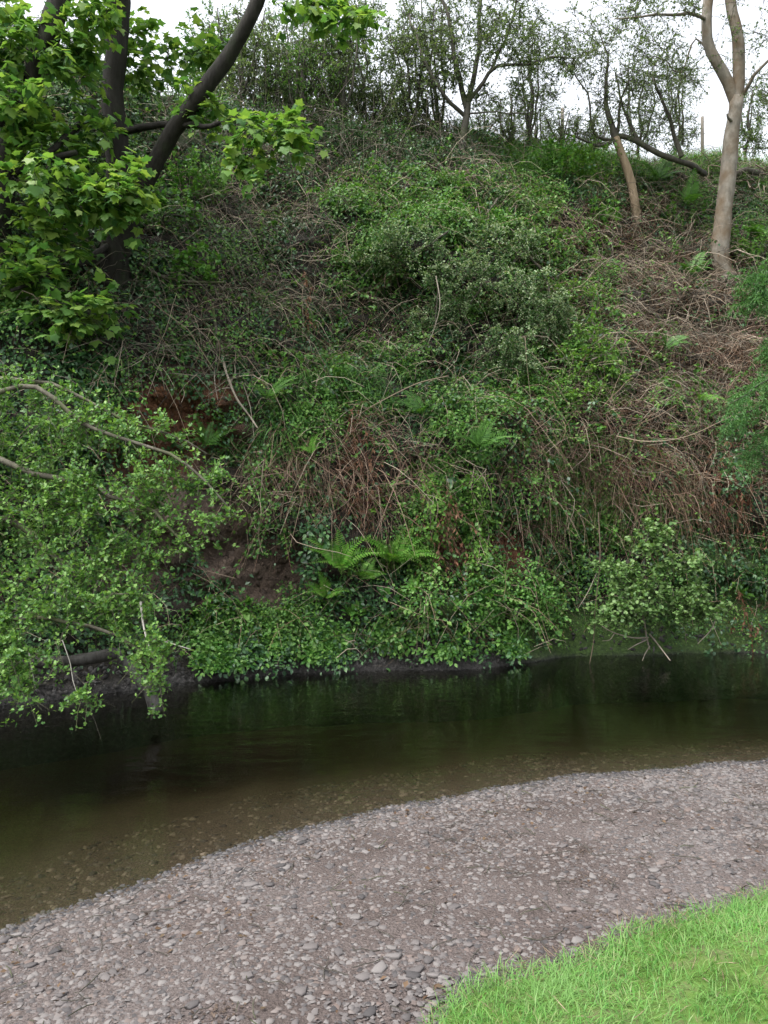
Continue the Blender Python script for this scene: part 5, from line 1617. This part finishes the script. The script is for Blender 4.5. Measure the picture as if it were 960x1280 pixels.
rs = base * dB * blob(BPX, BPY, [(760, 580, 120, 50), (660, 590, 40, 60), (850, 600, 70, 60), (460, 600, 70, 50), (350, 600, 40, 40), (440, 560, 40, 40), (630, 670, 30, 40), (900, 480, 60, 60)])
stuff('bracken_tangle', 'matted red brown bracken and vine stems draped over the wall', 'stems', 'rstem',
      tangle(1500, rs, .25, .8, .0046, .16, 1.3, lat=.6), tangle(450, rs, .3, .9, .0042, .2, .6), tangle(900, base * blob(BPX, BPY, LITTER), .25, .9, .0045, .16, .2))
# leafy bramble canes arching out of the cover, and leafy strands trailing down from the ledges
def cane_paths(n, dens, L0, L1, lift, hangf, K=6, lat=1.0, upf=.25):
    p, nn = bank_scatter(n, np.maximum(dens, 0))
    dirs = nrm(np.stack([rng.normal(size=n) * lat, rng.normal(size=n) * .2 - .25, rng.normal(size=n) * .45 + upf], -1))
    L = U(L0, L1, n)
    s = np.linspace(0, 1, K)
    path = p[:, None] + nn[:, None] * .04 + dirs[:, None] * (L[:, None, None] * s[None, :, None])
    path += nn[:, None] * (lift * L * U(.4, 1.3, n))[:, None, None] * np.sin(s * 2.2)[None, :, None]
    path[..., 2] -= (hangf * L * U(.4, 1.3, n))[:, None] * s[None] ** 2
    path += np.cumsum(rng.normal(size=path.shape), axis=1) * (L[:, None, None] * .02)
    return path[path[..., 2].min(1) > .10]
def leafy(path, per, s0, s1, T=T_WIDE):
    n = len(path)
    pos, R_, sc = leaves_on(path, per, (.8, 1.15), None, .12, .7, .9, .3)
    return place(T, pos, R_, sc * np.repeat(U(s0, s1, n), per))
allst = []
for (name, label, mat, n, dens, L0, L1, lift, hg, per, s0, s1) in (
        ('bramble_cane', 'leafy bramble canes arching out of the cover on the bank', 'bramble', 950, base * dB * (.25 + dLi + .4 * dS) * (1 - .6 * dL), .35, 1.0, .35, .8, 18, .04, .085),
        ('ivy_strand', 'dark leafy ivy strands trailing down the bank', 'ivy', 700, base * dB * np.clip(.4 + nzb, .1, 1), .4, 1.1, .22, 1.1, 20, .035, .08),
        ('herb_shoot', 'fresh leafy shoots standing out of the bank', 'herb', 750, base * dB * (.06 + 1.2 * dLi) * (1 - .5 * dL), .2, .55, .5, .5, 14, .04, .09),
        ('lime_shoot', 'yellow green young shoots scattered on the bank', 'lime', 330, base * dB * (.10 + dLi), .2, .5, .5, .5, 12, .035, .07)):
    pth = cane_paths(n, dens, L0, L1, lift, hg)
    n = len(pth)
    allst.append(tubes(pth, np.linspace(.0045, .0018, 6)[None].repeat(n, 0), 3))
    stuff(name, label, 'plants', mat, leafy(pth, per, s0, s1))
stuff('cane_stem', 'stems of the leafy canes and shoots on the bank', 'stems', 'rstem', *allst)
# small moss tufts on the wet foot
ms = inframe * np.clip(blob(BPX, BPY, MOSS) * 1.2, 0, 1) * np.clip((BZ - .15) / .15, 0, 1)
stuff('moss_cover', 'dark green moss on the damp foot of the bank', 'moss', 'herb', cover(900, ms, 16, .12, T_RHOMB, (.012, .030), .0))
